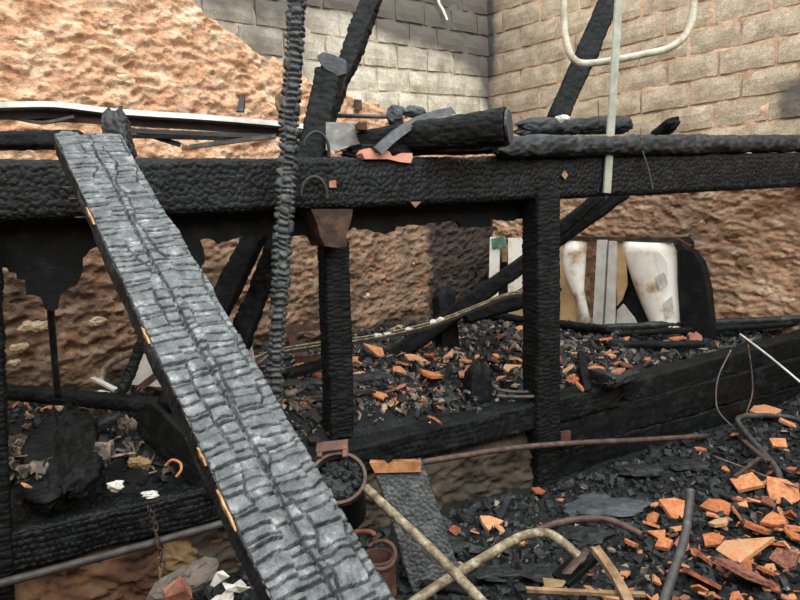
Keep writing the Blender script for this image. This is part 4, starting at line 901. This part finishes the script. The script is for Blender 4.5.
p_ = on_ground(745, 580); t_ = shard(p_, 58*pxm(p_)*1.1, 'dark brown curved roof tile piece on top of the shard heap', dark=True, lift=1.4, tilt=.3)
p_ = on_ground(786, 566); shard(p_, 40*pxm(p_), 'dark brown tile piece at the right edge of the heap', dark=True, lift=1.2, tilt=.3)
def ground_lab(x, y, dk):
    c = 'sooty brown' if dk else 'orange'
    w = 'left of the grey curved pipe' if x < 680 else 'just below the bent steel tube' if y < 512 else 'along the bottom edge right of the grey pipe' if y > 565 else 'at the right edge of the heap' if x > 765 else 'amid the heap right of the grey pipe'
    return 'small %s tile shard scattered %s' % (c, w), '%s shards %s' % (c, w)
n = 0
while n < 120:
    x = 640+180*random.random()**.75; y = 470+140*random.random()**.8
    if (x-640)*.5+(y-470) < 50: continue
    dk = random.random() < .3; p_ = on_ground(x, y); shard(p_, (7+15*random.random()**2)*pxm(p_), *ground_lab(x, y, dk), dark=dk, lift=.8, tilt=.5); n += 1
for x, y in [(475, 533), (456, 531), (523, 545), (500, 529), (560, 500), (540, 492), (520, 541), (655, 505), (664, 507), (735, 435), (725, 470), (640, 552), (625, 575), (590, 590), (620, 580), (630, 590), (590, 575), (700, 450), (750, 473), (770, 473), (790, 470), (760, 418), (745, 415)]:
    p_ = on_ground(x, y); shard(p_, (8+8*random.random())*pxm(p_), 'tiny orange clay chip lying alone on black charcoal', 'lone chips on the ground', lift=.8)
def deck_lab(x, dark, y=400):
    c = 'dark sooty' if dark else 'orange'
    w = ('at the left end of the burnt deck', 'beside the tan-topped post', ('on the deck between two posts, nearer the sill' if y > 375 else 'on the deck beside the diagonal brace'), 'before the burnt refrigerator')[0 if x < 240 else 1 if x < 375 else 2 if x < 540 else 3]
    return '%s clay tile shard in debris %s' % (c, w), '%s shards %s' % (c, w)
for x, y, w in [(378, 354, 26), (372, 349, 14), (430, 357, 16), (417, 364, 30), (400, 372, 18), (432, 378, 30), (455, 388, 26), (440, 392, 18), (398, 390, 24), (380, 398, 20), (412, 392, 16), (448, 358, 18), (405, 366, 18), (355, 366, 18), (358, 375, 14), (320, 377, 20), (352, 362, 12), (300, 380, 14), (465, 375, 18), (424, 384, 14),
                (600, 345, 24), (612, 352, 20), (595, 372, 30), (572, 381, 20), (618, 373, 18), (625, 366, 14), (580, 388, 14), (604, 382, 16), (566, 372, 18), (775, 331, 34), (755, 328, 18), (678, 340, 18), (692, 338, 16), (510, 372, 22), (500, 380, 16), (515, 362, 18), (495, 362, 16), (520, 332, 18), (500, 338, 16), (560, 362, 12), (434, 420, 16), (440, 408, 10), (428, 425, 10),
                (15, 407, 14), (30, 408, 12), (20, 416, 16), (90, 411, 12), (100, 405, 12), (84, 414, 10), (120, 392, 16), (133, 385, 18), (150, 384, 20), (28, 487, 14), (22, 466, 12), (148, 438, 10), (132, 440, 12), (60, 408, 10), (170, 418, 14), (306, 408, 14), (312, 412, 10), (345, 403, 14), (365, 410, 12)]:
    p_ = on_deck(x, y); dk = random.random() < .25; shard(p_, w*pxm(p_)*1.05, *deck_lab(x, dk, y), lift=1.2, dark=dk)
for k in range(120):
    x = random.choice((random.uniform(345, 530), random.uniform(345, 470), random.uniform(560, 800), random.uniform(5, 190), random.uniform(255, 330))); y = random.uniform(338, 412)
    p_ = on_deck(x, y)
    if offB(p_[0], p_[1]) < .2 or not inroom(p_[0], p_[1], -.1): continue
    if 555 < x and y > 392-.27*(x-555): continue
    dk = random.random() < .45; shard(p_, (6+10*random.random()**2)*pxm(p_), *deck_lab(x, dk, y), lift=1.0, dark=dk)

# charred sticks lying about
for k in range(34):
    dk = k < 24
    while True:
        x, y = (random.uniform(345, 800), random.uniform(345, 425)) if dk else (random.uniform(440, 790), random.uniform(470, 590))
        p_ = (on_deck if dk else on_ground)(x, y); o_ = offB(p_[0], p_[1])
        if inroom(p_[0], p_[1], -.25) and ((o_ > .25) if dk else (o_ < -.15)): break
    l_ = random.uniform(.10, .28); a_ = random.random()*6.28; d = np.array([math.cos(a_), math.sin(a_), random.gauss(0, .15)])*l_/2
    timber('charred_stick', p_-d, p_+d, random.uniform(.02, .045), random.uniform(.018, .035), random.choice(('char', 'char_mid', 'char_mid')), res=.009, cell=(.03, .02), dep=.003, seed=200+k, rough=.004,
           label='short charred stick lying in the deck debris' if dk else 'short charred stick lying on the charcoal ground', cat='stick', group='loose sticks on the deck' if dk else 'loose sticks on the ground')
# flat charcoal slabs on the ground
for k, (x, y, w, lb) in enumerate([(603, 507, 60, 'smooth blue-grey ash slab lying above the bowed brown pipe'), (640, 470, 34, 'flat charcoal slab below the end of the rusty rod'), (545, 572, 34, 'charcoal slab by the crossing of the cream pipes'), (495, 573, 30, 'charcoal slab right of the cream pipe crossing'), (690, 465, 30, 'charcoal slab left of the brown bars'), (585, 535, 36, 'charcoal lump beneath the bowed brown pipe'), (452, 545, 28, 'flat charcoal slab beside the cracked grey slab')]):
    p_ = on_ground(x, y); r_ = w*pxm(p_)*.5
    lump('charcoal_slab', p_, r_, 'ash_slab' if k == 0 else 'coal', seed=k+50, flat=(1.3, .9, .2), rough=.6, label=lb, cat='charcoal')

# ================================================================== RUBBLE (uncountable)
CB = np.array([[x, y, z] for x in (-1, 1) for y in (-1, 1) for z in (-1, 1)], float)
CF = np.array([(0, 1, 3, 2), (4, 6, 7, 5), (0, 4, 5, 1), (2, 3, 7, 6), (1, 5, 7, 3), (0, 2, 6, 4)])
def rubble(name, pts, size, mt, label, cat, flat=(.5, 1.0), sink=.2):
    n = len(pts); V = np.repeat(CB[None], n, 0)*(.62+.76*rng.random((n, 8, 3)))
    sc = np.stack([.7+.7*rng.random(n), .6+.5*rng.random(n), flat[0]+(flat[1]-flat[0])*rng.random(n)], -1)
    V = V*sc[:, None]*size[:, None, None]*.5
    A = rng.normal(size=(n, 3, 3)); Q, _ = np.linalg.qr(A)
    V = np.einsum('nvi,nij->nvj', V, Q)+(pts+np.stack([0*size, 0*size, size*sink], -1))[:, None]
    Fc = (CF[None]+np.arange(n)[:, None, None]*8).reshape(-1, 4)
    o = add(name, V.reshape(-1, 3), Fc, mt, label=label, cat=cat, kind='stuff', smooth=False, recentre=False); return o
def scatter(n, x0, x1, y0, y1, keep, fn):
    X = rng.uniform(x0, x1, n); Y = rng.uniform(y0, y1, n); k = keep(X, Y); X, Y = X[k], Y[k]
    return np.stack([X, Y, fn(X, Y)], -1)
pg = scatter(60000, -2.2, 4.4, 1.2, 5.6, lambda x, y: (offB(x, y) < -.02) & inroom(x, y, -.05), zground)
rubble('charcoal_rubble', pg, .006+.040*rng.random(len(pg))**3.4, 'coal', 'loose black charcoal rubble covering the ground', 'charcoal')
pd = scatter(36000, -3.2, 4.2, 1.6, 7.0, lambda x, y: (offB(x, y) > .17) & inroom(x, y, -.08), zdeck)
rubble('charcoal_rubble', pd, .009+.05*rng.random(len(pd))**3, 'coal', 'loose charcoal rubble heaped over the burnt deck', 'charcoal')
pf = scatter(11000, -3.0, 4.2, 1.8, 7.0, lambda x, y: (offB(x, y) > .22) & inroom(x, y, -.08), lambda x, y: zdeck(x, y)+.012)
rubble('debris_flakes', pf, .010+.045*rng.random(len(pf))**2.5, 'flake', 'mixed tan, grey and white debris flakes strewn on the deck', 'debris', flat=(.12, .35))
pf = scatter(1500, .2, 4.0, 1.8, 5.2, lambda x, y: (offB(x, y) < -.1) & inroom(x, y, -.05), lambda x, y: zground(x, y)+.012)
rubble('debris_flakes', pf, .008+.025*rng.random(len(pf))**2, 'flake', 'fine tan and white flakes sprinkled on the charcoal ground', 'debris', flat=(.15, .4))
# crumpled ash and scraps on the left deck
pl = []
for cx, cy, sx, sy, n_ in ((130, 458, 20, 22, 230), (32, 470, 20, 18, 110), (95, 412, 40, 8, 90), (148, 490, 16, 6, 50), (290, 415, 22, 10, 70), (420, 405, 60, 12, 160), (520, 350, 30, 12, 60)):
    for _ in range(n_):
        p_ = on_deck(random.gauss(cx, sx*.6), random.gauss(cy, sy*.55))
        if offB(p_[0], p_[1]) > .08 and inroom(p_[0], p_[1], -.1): pl.append((*(p_+ZU*random.uniform(-.02, .05)), 1.0 if cx < 200 else .55))
pl = np.array(pl); pls = pl[:, 3]; pl = pl[:, :3]
rubble('ash_scraps', pl, (.015+.055*rng.random(len(pl))**1.6)*pls, 'scraps', 'crumpled brown, grey and white ash scraps heaped on the deck', 'debris', flat=(.10, .3))
for k, (x, y, w, fl, mtx, lb) in enumerate([(116, 486, 7, .7, 'white_bits', 'white ash lump in front of the crumpled heap'), (150, 494, 7, .4, 'white_bits', 'cream ash scrap on the sill above the chain'), (140, 462, 9, .6, 'stone_ochre', 'pale tan ash lump left of the ribbed board'), (22, 445, 12, .8, 'plaster', 'olive-brown scorched lump between left post and slab'), (24, 466, 14, .5, 'ash_slab', 'blue-grey slab of ash between left post and broad slab')]):
    p_ = on_deck(x, y); lump('ash_lump', p_, w*pxm(p_), mtx, seed=k+90, flat=(1.2, .8, fl), rough=.9, label=lb, cat='ash')
